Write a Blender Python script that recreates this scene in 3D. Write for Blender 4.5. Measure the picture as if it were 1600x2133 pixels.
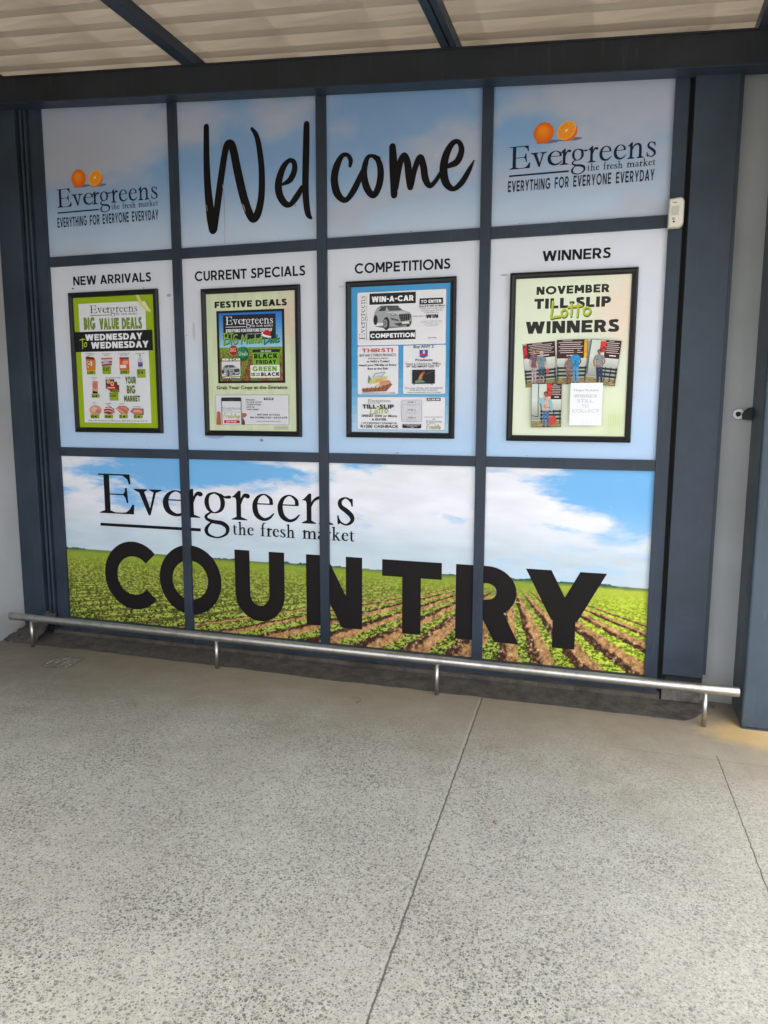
import bpy, bmesh, math, random
import numpy as np
from mathutils import Vector, Matrix
for o in list(bpy.data.objects): bpy.data.objects.remove(o)
scene = bpy.context.scene
col = scene.collection
rad = math.radians
random.seed(7); rng = np.random.default_rng(7)

# ------------------------------------------------------------ camera
F, YAW, PITCH, ROLL = 1547.0, rad(-17.192), rad(-8.033), rad(-0.1446)
EYE = np.array([0.0, -3.95, 1.5])
def cam_axes():
    f = np.array([math.sin(YAW)*math.cos(PITCH), math.cos(YAW)*math.cos(PITCH), math.sin(PITCH)])
    r = np.array([math.cos(YAW), -math.sin(YAW), 0]); d = np.cross(f, r)
    c, s = math.cos(ROLL), math.sin(ROLL)
    return np.array([c*r+s*d, -s*r+c*d, f])
RM = cam_axes()
cd = bpy.data.cameras.new('camera'); cam = bpy.data.objects.new('camera', cd); col.objects.link(cam)
cd.sensor_fit = 'VERTICAL'; cd.sensor_height = 36.0; cd.lens = F/2133*36.0
cd.clip_start = 0.05; cd.clip_end = 500
mw = Matrix.Identity(4)
for i in range(3):
    mw[i][0] = RM[0][i]; mw[i][1] = -RM[1][i]; mw[i][2] = -RM[2][i]; mw[i][3] = EYE[i]
cam.matrix_world = mw
scene.camera = cam
scene.render.resolution_x = 768; scene.render.resolution_y = 1024

# ------------------------------------------------------------ light
SUN_EL, SUN_AZ = rad(66), rad(165)      # azimuth clockwise from +y: behind the camera, to the right
w = bpy.data.worlds.new('World'); scene.world = w; w.use_nodes = True
nt = w.node_tree; bg = nt.nodes['Background']
sky = nt.nodes.new('ShaderNodeTexSky'); sky.sky_type = 'NISHITA'; sky.sun_disc = False
sky.sun_elevation = SUN_EL; sky.sun_rotation = SUN_AZ
sky.air_density = 1.0; sky.dust_density = 4.0; sky.ozone_density = 1.0
hs = nt.nodes.new('ShaderNodeHueSaturation'); hs.inputs['Saturation'].default_value = .45      # thin high cloud greys the sky
nt.links.new(sky.outputs[0], hs.inputs['Color']); nt.links.new(hs.outputs[0], bg.inputs[0]); bg.inputs[1].default_value = 0.15
sd = bpy.data.lights.new('sun', 'SUN'); sd.energy = 1.5; sd.angle = rad(12); sd.color = (1.0, 0.95, 0.88)
sun = bpy.data.objects.new('sun', sd); col.objects.link(sun)
sv = Vector((math.sin(SUN_AZ)*math.cos(SUN_EL), math.cos(SUN_AZ)*math.cos(SUN_EL), math.sin(SUN_EL)))
sun.rotation_euler = sv.to_track_quat('Z', 'Y').to_euler(); sun.location = (2, -8, 8)
vs = scene.view_settings
vs.view_transform = 'Standard'; vs.look = 'None'; vs.gamma = 1; vs.use_curve_mapping = False
vs.exposure = 2.15

# ------------------------------------------------------------ helpers
def at(u, v, y=0.0):
    "point of the photograph carried onto the plane y = const of the place"
    d = np.array([(u-800)/F, (v-1066.5)/F, 1.0]) @ RM
    return EYE + (y-EYE[1])/d[1]*d
def ax(u, v, y=0.0):
    q = at(u, v, y); return (float(q[0]), float(q[2]))
def lin(c):
    return tuple(((x/255)/12.92 if x/255 <= .04045 else ((x/255+.055)/1.055)**2.4) for x in c[:3])
def tag(o, label=None, cat=None, group=None, kind=None):
    if label: o['label'] = label
    if cat: o['category'] = cat
    if group: o['group'] = group
    if kind: o['kind'] = kind
    return o
def empty(name, loc=(0, 0, 0), rot=(0, 0, 0)):
    o = bpy.data.objects.new(name, None); o.location = loc; o.rotation_euler = rot
    o.empty_display_size = .1; col.objects.link(o); return o
def obj(name, me, mat=None, parent=None, smooth=False):
    if isinstance(me, bmesh.types.BMesh):
        b = me; me = bpy.data.meshes.new(name); b.normal_update(); b.to_mesh(me); b.free()
    if mat: me.materials.append(mat)
    if smooth:
        me.polygons.foreach_set('use_smooth', [True]*len(me.polygons))
    o = bpy.data.objects.new(name, me); col.objects.link(o)
    if parent:
        o.parent = parent
        o.matrix_parent_inverse = Matrix.Translation(-world_loc(parent))
    return o
def world_loc(o):
    return Vector(o.location) if not o.parent else Vector((0, 0, 0)) + getroot(o)
def getroot(o):
    while o.parent: o = o.parent
    return Vector(o.location)
def box(bm, x0, x1, y0, y1, z0, z1, bev=0.0, seg=2):
    v = [bm.verts.new((x, y, z)) for x in (x0, x1) for y in (y0, y1) for z in (z0, z1)]
    fs = [bm.faces.new([v[i] for i in q]) for q in ((0,1,3,2),(4,6,7,5),(0,4,5,1),(2,3,7,6),(0,2,6,4),(1,5,7,3))]
    if bev:
        es = set(e for f in fs for e in f.edges)
        bmesh.ops.bevel(bm, geom=list(es), offset=bev, segments=seg, affect='EDGES', profile=.5)
    return bm
def bbox(*a, **k): return box(bmesh.new(), *a, **k)
def tube(bm, p0, p1, r, n=24, r1=None, cap=True):
    p0 = Vector(p0); p1 = Vector(p1); d = (p1-p0); q = d.to_track_quat('Z', 'Y'); r1 = r if r1 is None else r1
    a = []; b = []
    for i in range(n):
        t = 2*math.pi*i/n; o = Vector((math.cos(t), math.sin(t), 0))
        a.append(bm.verts.new(p0+q@(o*r))); b.append(bm.verts.new(p1+q@(o*r1)))
    for i in range(n):
        f = bm.faces.new((a[i], a[(i+1) % n], b[(i+1) % n], b[i])); f.smooth = True
    if cap: bm.faces.new(a[::-1]); bm.faces.new(b)
    return bm
def prism(bm, pts, y0, y1):
    "pts = list of (x,z)"
    a = [bm.verts.new((x, y0, z)) for x, z in pts]; b = [bm.verts.new((x, y1, z)) for x, z in pts]
    bm.faces.new(a); bm.faces.new(b[::-1]); n = len(pts)
    for i in range(n): bm.faces.new((a[i], b[i], b[(i+1) % n], a[(i+1) % n]))
    bmesh.ops.recalc_face_normals(bm, faces=bm.faces[:])
    return bm

# ------------------------------------------------------------ materials
class NT:
    def __init__(s, name):
        s.m = bpy.data.materials.new(name); s.m.use_nodes = True; s.t = s.m.node_tree
        s.b = s.t.nodes['Principled BSDF']; s.co = s.n('ShaderNodeTexCoord').outputs['Object']
        s.geo = s.n('ShaderNodeNewGeometry').outputs['Position']
    def n(s, k, **kw):
        x = s.t.nodes.new(k)
        for a, v in kw.items(): setattr(x, a, v)
        return x
    def l(s, a, b):
        if isinstance(a, (int, float)): b.default_value = a
        elif isinstance(a, tuple): b.default_value = a if len(a) == 4 or b.type == 'VECTOR' else (*a, 1)
        else: s.t.links.new(a, b)
    def math(s, op, a, b=0.0, c=None, clamp=False):
        x = s.n('ShaderNodeMath', operation=op, use_clamp=clamp); s.l(a, x.inputs[0]); s.l(b, x.inputs[1])
        if c is not None: s.l(c, x.inputs[2])
        return x.outputs[0]
    def noise(s, scale, detail=4, rough=.55, vec=None, dist=0.0):
        x = s.n('ShaderNodeTexNoise'); s.l(vec or s.geo, x.inputs['Vector']); x.inputs['Scale'].default_value = scale
        x.inputs['Detail'].default_value = detail; x.inputs['Roughness'].default_value = rough
        x.inputs['Distortion'].default_value = dist; return x.outputs[0]
    def mapr(s, v, a, b, c=0.0, d=1.0, smooth=True):
        x = s.n('ShaderNodeMapRange', interpolation_type='SMOOTHSTEP' if smooth else 'LINEAR'); s.l(v, x.inputs[0])
        for i, q in enumerate((a, b, c, d)): x.inputs[i+1].default_value = q
        return x.outputs[0]
    def mix(s, f, a, b, mode='MIX'):
        x = s.n('ShaderNodeMix', data_type='RGBA', blend_type=mode); s.l(f, x.inputs[0]); s.l(a, x.inputs[6]); s.l(b, x.inputs[7]); return x.outputs[2]
    def scalev(s, v, sc):
        x = s.n('ShaderNodeMapping'); s.l(v, x.inputs[0]); x.inputs['Scale'].default_value = sc; return x.outputs[0]
    def xyz(s, v=None):
        x = s.n('ShaderNodeSeparateXYZ'); s.l(v or s.geo, x.inputs[0]); return x.outputs
    def bump(s, h, st=.3, dist=.002):
        x = s.n('ShaderNodeBump'); s.l(h, x.inputs['Height']); x.inputs['Strength'].default_value = st
        x.inputs['Distance'].default_value = dist; s.l(x.outputs[0], s.b.inputs['Normal']); return x
    def out(s, color, rough=.5, metal=0.0, spec=.5, coat=0.0):
        s.l(color, s.b.inputs['Base Color']); s.l(rough, s.b.inputs['Roughness']); s.b.inputs['Metallic'].default_value = metal
        s.b.inputs['Specular IOR Level'].default_value = spec; s.b.inputs['Coat Weight'].default_value = coat
        s.b.inputs['Coat Roughness'].default_value = .12
        return s.m

def paint(name, c, chips=True, rough=.42):
    m = NT(name)
    n1 = m.noise(3.0, 6, .65); n2 = m.noise(60, 3, .6)
    base = m.mix(m.mapr(n1, .35, .7), tuple(x*.82 for x in c), tuple(x*1.22 for x in c))
    # rubbed dusty marks running down
    st = m.noise(1.0, 5, .7, vec=m.scalev(m.geo, (40, 40, 3)))
    base = m.mix(m.math('MULTIPLY', m.mapr(st, .56, .8), .30), base, (.10, .115, .13))
    if chips:
        v = m.n('ShaderNodeTexVoronoi', feature='F1'); m.l(m.geo, v.inputs['Vector']); v.inputs['Scale'].default_value = 9
        ch = m.math('LESS_THAN', m.math('ADD', v.outputs['Distance'], m.math('MULTIPLY', m.noise(120, 3), .08)), .085)
        sel = m.math('GREATER_THAN', m.xyz(v.outputs['Color'])[0], .80)
        base = m.mix(m.math('MULTIPLY', m.math('MULTIPLY', ch, sel), .75), base, (.45, .46, .45))
    m.bump(n2, .15, .001)
    return m.out(base, m.mapr(n1, .3, .7, rough-.06, rough+.12), spec=.32)
M_navy = paint('navy_painted_steel', (.030, .044, .064))
M_navy_plain = paint('navy_painted_frame', (.026, .038, .058), chips=False)
M_col = paint('blue_painted_column', (.04, .06, .085))
M_beam = paint('charcoal_painted_beam', (.018, .021, .026), chips=False, rough=.5)
M_dark = NT('dark_gap').out((.012, .012, .014), .8)
def plaster(name, c):
    m = NT(name); n1 = m.noise(1.6, 6, .6); n2 = m.noise(35, 5, .7)
    z = m.xyz()[2]
    base = m.mix(m.mapr(n1, .3, .7), tuple(x*.88 for x in c), tuple(x*1.06 for x in c))
    dirt = m.math('MULTIPLY', m.mapr(m.math('ADD', z, m.math('MULTIPLY', n1, .25)), .12, .42, 1, 0), .55)
    base = m.mix(dirt, base, tuple(x*.6 for x in (c[0], c[1]*.93, c[2]*.82)))
    sp = m.mapr(m.noise(90, 2, .5), .72, .76)
    base = m.mix(m.math('MULTIPLY', sp, .5), base, (.12, .11, .10))
    m.bump(n2, .35, .003)
    return m.out(base, .8, spec=.3)
M_wall = plaster('grey_plaster', (.40, .42, .43))
M_wall2 = plaster('pale_plaster', (.46, .47, .48))

def steel(name):
    m = NT(name)
    n = m.noise(1.0, 4, .7, vec=m.scalev(m.geo, (2, 260, 260)))
    n2 = m.noise(14, 5, .65)
    sc = m.mapr(m.noise(1.0, 5, .75, vec=m.scalev(m.geo, (7, 60, 60))), .58, .72)
    c = m.mix(m.mapr(n2, .45, .75), (.50, .49, .465), (.36, .34, .31)); c = m.mix(m.math('MULTIPLY', sc, .6), c, (.26, .235, .20))
    m.bump(n, .12, .0006)
    return m.out(c, m.mapr(n, .3, .7, .30, .46), metal=1.0)
M_steel = steel('brushed_stainless_steel')
M_black = NT('black_lacquered_frame').out((.006, .0055, .006), .30, spec=.35)
def plastic():
    m = NT('cream_plastic'); n = m.noise(30, 3)
    return m.out(m.mix(m.mapr(n, .35, .7), (.66, .64, .55), (.72, .70, .62)), .38)
M_cream = plastic()
def print_mat(name, rough, coat, grain=.04, spec=.22):
    m = NT(name); a = m.n('ShaderNodeAttribute', attribute_name='ink'); a.attribute_type = 'GEOMETRY'
    n = m.noise(260, 2, .6); n2 = m.noise(2.2, 4, .6)
    f = m.math('ADD', m.mapr(n, .3, .7, -grain, grain, False), m.mapr(n2, .3, .7, .97, 1.02, False))
    cmb = m.n('ShaderNodeVectorMath', operation='SCALE'); m.l(a.outputs['Color'], cmb.inputs[0]); m.l(f, cmb.inputs['Scale'])
    m.bump(m.noise(3.5, 3, .5), .06, .01)
    return m.out(cmb.outputs[0], rough, spec=spec, coat=coat)
M_vinyl = print_mat('printed_vinyl', .45, .03)
M_ink = print_mat('cut_vinyl_lettering', .6, 0, .01, .2)
M_paper = print_mat('printed_poster_paper', .5, .10, .03)

# ------------------------------------------------------------ numpy noise
def vnoise(x, y, seed=0):
    xi = np.floor(x).astype(np.int64); yi = np.floor(y).astype(np.int64); fx = x-xi; fy = y-yi
    fx = fx*fx*(3-2*fx); fy = fy*fy*(3-2*fy)
    def h(a, b):
        n = (a*374761393+b*668265263+seed*1442695041) & 0xffffffff
        n = ((n ^ (n >> 13))*1274126177) & 0xffffffff
        return ((n ^ (n >> 16)) & 0xffff)/65535.0
    return (h(xi, yi)*(1-fx)+h(xi+1, yi)*fx)*(1-fy)+(h(xi, yi+1)*(1-fx)+h(xi+1, yi+1)*fx)*fy
def fbm(x, y, oc=5, seed=0, g=.5):
    a = 1.0; s = 0; t = 0
    for i in range(oc):
        s = s+a*vnoise(x*2**i+17.3*i, y*2**i+9.1*i, seed+i); t += a; a *= g
    return s/t
def ss(a, b, x):
    t = np.clip((x-a)/(b-a), 0, 1); return t*t*(3-2*t)
def srgb(*c): return np.array(lin(c))
def mixc(a, b, t): return a+(b-a)*t[..., None]

# ------------------------------------------------------------ flat artwork
class Art:
    "flat printed shapes (vinyl, paper): polygons in the plane y, each layer a hair in front of the last"
    def __init__(s, y): s.y = y; s.v = []; s.f = []; s.c = []; s.k = 0
    def layer(s): s.k += 1
    def poly(s, pts, c, raw=False, lift=0):
        c = lin(c) if not raw else c; y = s.y-s.k*4e-5-lift*2.4e-6; i = len(s.v)
        s.v += [(x, y, z) for x, z in pts]; s.f.append(tuple(range(i, i+len(pts)))); s.c.append(c)
    def px(s, pts, c, Zm=None):
        s.layer(); s.poly([s.P(*q, Zm) for q in pts], c)
    def P(s, u, v, Zm=None):
        if Zm: u = Zm[0]+u*Zm[2]; v = Zm[1]+v*Zm[2]
        return ax(u, v, s.y)
    def rect(s, a, b, c, Zm=None, r=0.0):
        x0, z1 = s.P(*a, Zm); x1, z0 = s.P(*b, Zm); s.layer()
        if r <= 0: s.poly([(x0, z0), (x1, z0), (x1, z1), (x0, z1)], c); return (x0, x1, z0, z1)
        pts = []
        for cx, cz, a0 in ((x1-r, z0+r, -90), (x1-r, z1-r, 0), (x0+r, z1-r, 90), (x0+r, z0+r, 180)):
            for k in range(5):
                t = rad(a0+22.5*k); pts.append((cx+r*math.cos(t), cz+r*math.sin(t)))
        s.poly(pts, c); return (x0, x1, z0, z1)
    def outline(s, a, b, c, t, Zm=None, fill=None, r=.004):
        s.rect(a, b, c, Zm, r); x0, z1 = s.P(*a, Zm); x1, z0 = s.P(*b, Zm)
        s.layer(); s.roundr(x0+t, x1-t, z0+t, z1-t, fill, max(r-t, .0005))
    def roundr(s, x0, x1, z0, z1, c, r):
        pts = []
        for cx, cz, a0 in ((x1-r, z0+r, -90), (x1-r, z1-r, 0), (x0+r, z1-r, 90), (x0+r, z0+r, 180)):
            for k in range(5):
                t = rad(a0+22.5*k); pts.append((cx+r*math.cos(t), cz+r*math.sin(t)))
        s.poly(pts, c)
    def oval(s, c0, rx, ry, c, Zm=None, n=20, rot=0):
        x, z = s.P(*c0, Zm); k = (Zm[2] if Zm else 1); d = abs(s.P(c0[0]+1, c0[1], Zm)[0]-x); s.layer()
        cr, sr = math.cos(rot), math.sin(rot)
        s.poly([(x+(rx*math.cos(t)*cr-ry*math.sin(t)*sr)*d, z+(rx*math.cos(t)*sr+ry*math.sin(t)*cr)*d) for t in [2*math.pi*i/n for i in range(n)]], c)
    def stroke(s, pts, c, Zm=None):
        "brush stroke through (u,v,width) points"
        s.layer(); x0 = s.P(pts[0][0], pts[0][1], Zm); d = abs(s.P(pts[0][0]+1, pts[0][1], Zm)[0]-x0[0])
        q = [(*s.P(a, b, Zm), w_*d) for a, b, w_ in pts]
        for i, pl in enumerate(strokepoly(q)): s.poly(pl, c, lift=i % 14)
    def build(s, name, mat, parent, loc=None):
        me = bpy.data.meshes.new(name); me.from_pydata(s.v, [], s.f); me.materials.append(mat)
        a = me.color_attributes.new('ink', 'FLOAT_COLOR', 'CORNER')
        buf = np.concatenate([np.tile(np.array([*c, 1.0]), (len(f), 1)) for f, c in zip(s.f, s.c)]).ravel()
        a.data.foreach_set('color', buf.astype(np.float32))
        # all faces look out towards -y
        bm = bmesh.new(); bm.from_mesh(me)
        bm.normal_update()
        fl = [f for f in bm.faces if f.normal.y > 0]
        if fl: bmesh.ops.reverse_faces(bm, faces=fl)
        bm.to_mesh(me); bm.free()
        o = obj(name, me, None, parent); return o

def catmull(p, n=8):
    p = [np.array(q, float) for q in p]; out = []
    P = [2*p[0]-p[1]]+p+[2*p[-1]-p[-2]]
    for i in range(1, len(P)-2):
        for k in range(n):
            t = k/n; a, b, c, d = P[i-1:i+3]
            out.append(.5*((2*b)+(-a+c)*t+(2*a-5*b+4*c-d)*t*t+(-a+3*b-3*c+d)*t**3))
    out.append(p[-1]); return out
def strokepoly(pts, n=8, round_ends=True):
    q = catmull(pts, n) if len(pts) > 2 else [np.array(a, float) for a in pts]
    L = []; R = []
    for i, a in enumerate(q):
        b = q[min(i+1, len(q)-1)]-q[max(i-1, 0)]; l = math.hypot(b[0], b[1]) or 1; nx, ny = -b[1]/l, b[0]/l; h = max(a[2], 1e-5)/2
        L.append((a[0]+nx*h, a[1]+ny*h)); R.append((a[0]-nx*h, a[1]-ny*h))
    out = [[L[i], R[i], R[i+1], L[i+1]] for i in range(len(q)-1)]
    if round_ends:
        for a in (q[0], q[-1]):
            h = a[2]/2*.98
            out.append([(a[0]+h*math.cos(t), a[1]+h*math.sin(t)) for t in [2*math.pi*k/12 for k in range(12)]])
    return out

# ---- geometric sans capitals, drawn here; cap height 1, stroke w
def g_rect(a, b, c, d): return [(a, b), (c, b), (c, d), (a, d)]
def g_bar(x0, x1, h, y0=0, y1=1): return [(x0, y0), (x0+h, y0), (x1+h, y1), (x1, y1)]
def g_arc(cx, cy, rx, ry, a0, a1, w_, n=None):
    n = n or max(6, int(abs(a1-a0)/9)); o = []
    for i in range(n):
        t0 = rad(a0+(a1-a0)*i/n); t1 = rad(a0+(a1-a0)*(i+1)/n)
        f = lambda r, q, t: (cx+r*math.cos(t), cy+q*math.sin(t))
        o.append([f(rx, ry, t0), f(rx, ry, t1), f(rx-w_, ry-w_, t1), f(rx-w_, ry-w_, t0)])
    return o
def g_bowl(x0, xc, y0, y1, rx, w_):
    ry = (y1-y0)/2
    return [g_rect(x0, y0, xc, y0+w_), g_rect(x0, y1-w_, xc, y1)]+g_arc(xc, (y0+y1)/2, rx, ry, -90, 90, w_)
def sans(ch, w):
    h = w*1.14; R = g_rect
    if ch == 'A':
        W = .80+.35*w; m = (W-h)/2; return [g_bar(0, m, h), g_bar(W-h, m, h), R(W*.2, .2, W*.8, .2+w*.85)], W
    if ch == 'B': return [R(0, 0, w, 1)]+g_bowl(w, .36, 0, .54+w*.1, .31, w)+g_bowl(w, .34, .54-w*.9, 1, .28, w), .67
    if ch == 'C': return g_arc(.52, .5, .52, .52, 42, 318, w), .91
    if ch == 'D': return [R(0, 0, w, 1)]+g_bowl(w, .34, 0, 1, .46, w), .80
    if ch == 'E': return [R(0, 0, w, 1), R(w, 0, .66, w), R(w, 1-w, .66, 1), R(w, .5-w/2, .60, .5+w/2)], .66
    if ch == 'F': return [R(0, 0, w, 1), R(w, 1-w, .66, 1), R(w, .46-w/2, .60, .46+w/2)], .64
    if ch == 'G': return g_arc(.52, .5, .52, .52, 42, 322, w)+[R(.52, .54-w, .96, .54), R(.96-w, .14, .96, .54-w)], .98
    if ch == 'H': return [R(0, 0, w, 1), R(.76-w, 0, .76, 1), R(w, .5-w/2, .76-w, .5+w/2)], .76
    if ch == 'I': return [R(0, 0, w, 1)], w
    if ch == 'J': return [R(.5-w, .3, .5, 1)]+g_arc(.24, .27, .26, .29, 180, 360, w), .5
    if ch == 'K': return [R(0, 0, w, 1), g_bar(.74-h*1.1, .28-h*.2, h*1.15, 0, .60), g_bar(w*.6, .70-h*1.05, h*1.1, .28, 1)], .76
    if ch == 'L': return [R(0, 0, w, 1), R(w, 0, .60, w)], .60
    if ch == 'M': return [R(0, 0, w, 1), R(.92-w, 0, .92, 1), g_bar(.46-h*.5, w*.0, h, .25, 1), g_bar(.46-h*.5, .92-h, h, .25, 1)], .92
    if ch == 'N': return [R(0, 0, w, 1), R(.79-w, 0, .79, 1), g_bar(.79-h*1.12, 0, h*1.12)], .79
    if ch == 'O': return g_arc(.53, .5, .53, .52, 0, 360, w), 1.06
    if ch == 'Q': return g_arc(.53, .5, .53, .52, 0, 360, w)+[g_bar(.86, .58, h, -.05, .3)], 1.06
    if ch == 'P': return [R(0, 0, w, 1)]+g_bowl(w, .34, .32, 1, .34, w), .69
    if ch == 'R': return [R(0, 0, w, 1)]+g_bowl(w, .36, .33, 1, .34, w)+[g_bar(.74-h*1.1, .26, h*1.1, 0, .36+w*.3)], .74
    if ch == 'S':
        p = [(.56, .83, w), (.42, .94-w*.2, w), (.28, .955-w*.35, w), (.13+w*.1, .86, w), (.10+w*.2, .71, w), (.20, .58, w), (.36, .49, w*1.03), (.51-w*.1, .40, w), (.55-w*.15, .25, w), (.46, .10+w*.1, w), (.30, .045+w*.3, w), (.15, .08+w*.2, w), (.02, .20, w)]
        return strokepoly(p, 4, False), .62
    if ch == 'T': return [R(0, 1-w, .72, 1), R(.36-w/2, 0, .36+w/2, 1-w)], .72
    if ch == 'U': return [R(0, .38, w, 1), R(.74-w, .38, .74, 1)]+g_arc(.37, .38, .37, .40, 180, 360, w), .74
    if ch == 'V': return [g_bar(.41-h/2, 0, h), g_bar(.41-h/2, .82-h, h)], .82
    if ch == 'W': return [g_bar(.32-h/2, 0, h), g_bar(.32-h/2, .60-h/2, h), g_bar(.88-h/2, .60-h/2, h), g_bar(.88-h/2, 1.2-h, h)], 1.2
    if ch == 'X': return [g_bar(0, .78-h, h), g_bar(.78-h, 0, h)], .78
    if ch == 'Y': return [g_bar(.40-h/2, 0, h, .36, 1), g_bar(.40-h/2, .80-h, h, .36, 1), R(.40-w/2, 0, .40+w/2, .42)], .80
    if ch == 'Z': return [R(0, 1-w, .68, 1), R(0, 0, .68, w), g_bar(0, .68-h, h, w, 1-w)], .68
    if ch == '-': return [R(0, .36, .34, .36+w)], .34
    if ch == '!': return [R(0, .28, w, 1), R(0, 0, w, w)], w
    return [], .32
def sans_text(t, w, track=.11):
    x = 0; out = []
    for ch in t:
        if ch == ' ': x += .36; continue
        ps, a = sans(ch, w)
        kern = -.05 if ch in 'AVYT' else 0
        out += [(i, [(px+x+kern*.5, py) for px, py in p]) for i, p in enumerate(ps)]
        x += a+track+kern
    return out, x-track

# ---- old-style serif for the shop logo, drawn here; cap height 1
def blob(x, y, r): return [(x+r*math.cos(t), y+r*math.sin(t)) for t in [2*math.pi*k/12 for k in range(12)]]
def tri(x0, x1, xs0, xs1, y, up=True, t=.028, hgt=.05):
    s_ = 1 if up else -1
    return [(x0, y), (x1, y), (x1, y+s_*t*.7), (xs1, y+s_*(t+hgt)), (xs0, y+s_*(t+hgt)), (x0, y+s_*t*.7)]
def serif(ch):
    S = lambda p, r=False: strokepoly(p, 7, r); X = .64
    if ch == 'E': return [g_rect(.135, .02, .255, .98), tri(0, .40, .135, .255, 0), g_rect(0, .965, .70, 1), g_rect(.25, 0, .80, .032), g_rect(.25, .475, .62, .505),
        [(.60, .968), (.70, 1), (.76, 1), (.775, .75), (.755, .745), (.72, .87)], [(.655, .66), (.68, .66), (.705, .28), (.685, .28), (.655, .41), (.60, .478), (.60, .503), (.645, .56)],
        [(.55, .03), (.66, .045), (.745, .12), (.82, .245), (.845, .245), (.83, 0), (.55, 0)]], .86
    if ch == 'v': return [[(.11, .625), (.235, .625), (.405, .12), (.385, 0), (.36, 0)], [(.52, .625), (.565, .625), (.392, .0), (.372, .05)], tri(0, .33, .10, .24, X+.008, False), tri(.40, .70, .51, .57, X+.008, False)], .70
    if ch == 'e': return [g_rect(.07, .395, .50, .425)]+S([(.475, .41, .075), (.45, .54, .06), (.30, .638, .03), (.14, .56, .065), (.062, .37, .105), (.11, .15, .11), (.27, .045, .075), (.42, .085, .05), (.535, .20, .012)]), .54
    if ch == 'r': return [g_rect(.125, .02, .225, .60), tri(0, .38, .125, .225, 0), [(0, .545), (.06, .575), (.185, .70), (.225, .70), (.225, .46), (.125, .46), (.11, .525)], blob(.405, .58, .055)]+S([(.215, .38, .03), (.27, .52, .045), (.34, .60, .07), (.41, .60, .075)]), .46
    if ch == 'n': return [g_rect(.125, .02, .225, .60), tri(0, .34, .125, .225, 0), [(0, .545), (.06, .575), (.185, .70), (.225, .70), (.225, .46), (.125, .46), (.11, .525)], tri(.43, .78, .54, .645, 0)]+S([(.215, .40, .03), (.30, .54, .045), (.44, .61, .075), (.56, .55, .10), (.593, .40, .105), (.593, .03, .105)]), .78
    if ch == 'g': return S([(.27, .635, .035), (.12, .57, .06), (.065, .40, .095), (.12, .22, .07), (.26, .145, .03), (.42, .22, .065), (.475, .39, .095), (.42, .56, .07), (.27, .635, .035)])+S([(.42, .60, .03), (.52, .535, .04), (.60, .535, .07), (.645, .54, .075)], True)+S([(.19, .17, .03), (.05, .07, .05), (.06, -.01, .06), (.22, -.07, .085), (.44, -.10, .10), (.575, -.20, .085), (.54, -.36, .05), (.32, -.455, .035), (.09, -.40, .06), (.035, -.27, .075), (.12, -.14, .04), (.22, -.075, .03)]), .655
    if ch == 's': return S([(.385, .46, .01), (.375, .53, .03), (.30, .61, .035), (.20, .632, .035), (.09, .56, .07), (.10, .44, .09), (.24, .34, .105), (.37, .23, .10), (.385, .11, .07), (.25, .018, .04), (.11, .06, .035), (.045, .14, .03), (.025, .22, .012)])+[[(.355, .62), (.395, .62), (.40, .44), (.385, .44)], [(.02, .23), (.035, .23), (.07, .04), (.03, .02)]], .44
    if ch == 't': return [g_rect(0, .60, .36, .64)]+S([(.13, .82, .02), (.15, .62, .08), (.15, .2, .09), (.20, .05, .07), (.28, .03, .05), (.38, .09, .02)]), .38
    if ch == 'h': return [g_rect(.125, .02, .205, 1.05), tri(0, .33, .125, .205, 0), [(0, .99), (.205, 1.08), (.205, .95), (.125, .95)], tri(.41, .74, .51, .59, 0)]+S([(.2, .42, .03), (.30, .55, .045), (.42, .61, .065), (.52, .55, .08), (.55, .40, .085), (.55, .03, .085)]), .74
    if ch == 'f': return [g_rect(0, .60, .38, .64), tri(0, .34, .13, .21, 0)]+S([(.17, .02, .085), (.17, .70, .085), (.20, .92, .07), (.30, 1.05, .05), (.42, 1.04, .07)]), .40
    if ch == 'm':
        a, _ = serif('n'); b = [[(x+.46, y) for x, y in p] for p in a[3:]]; return a+b, 1.22
    if ch == 'a': return [g_rect(.34, .08, .42, .50)]+S([(.06, .50, .07), (.14, .61, .05), (.28, .62, .05), (.375, .52, .075), (.38, .40, .08)])+S([(.37, .38, .03), (.20, .32, .04), (.07, .22, .075), (.07, .10, .08), (.17, .04, .07), (.30, .08, .04), (.38, .16, .03)])+S([(.38, .14, .07), (.42, .04, .06), (.52, .06, .02)]), .52
    if ch == 'k': return [g_rect(.125, .02, .205, 1.05), tri(0, .33, .125, .205, 0), [(0, .99), (.205, 1.08), (.205, .95), (.125, .95)], [(.2, .30), (.24, .27), (.52, .60), (.46, .60)], [(.27, .37), (.35, .42), (.66, 0), (.54, 0)], tri(.38, .62, .45, .53, .64, False), tri(.5, .74, .55, .65, 0)], .72
    return [], .3
LOGO_PX = [('E', 205, 277.5), ('v', 278, 335), ('e', 337, 390), ('r', 382, 420.5), ('g', 423.5, 477.5), ('r', 481.5, 519), ('e', 524.5, 570), ('e', 577.5, 624), ('n', 629, 693.5), ('s', 701.5, 738)]
_b = lambda u: ax(u, 1075, 0)[0]
LOGO = [(c, (_b(a)-_b(205))/(_b(738)-_b(205)), (_b(b)-_b(205))/(_b(738)-_b(205))) for c, a, b in LOGO_PX]
def put_glyphs(art, polys, x0, x1, zb, c, wdt, hgt):
    art.layer(); sx = (x1-x0)/wdt
    for i, p in polys: art.poly([(x0+x*sx, zb+y*hgt) for x, y in p], c, lift=i % 14)
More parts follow.
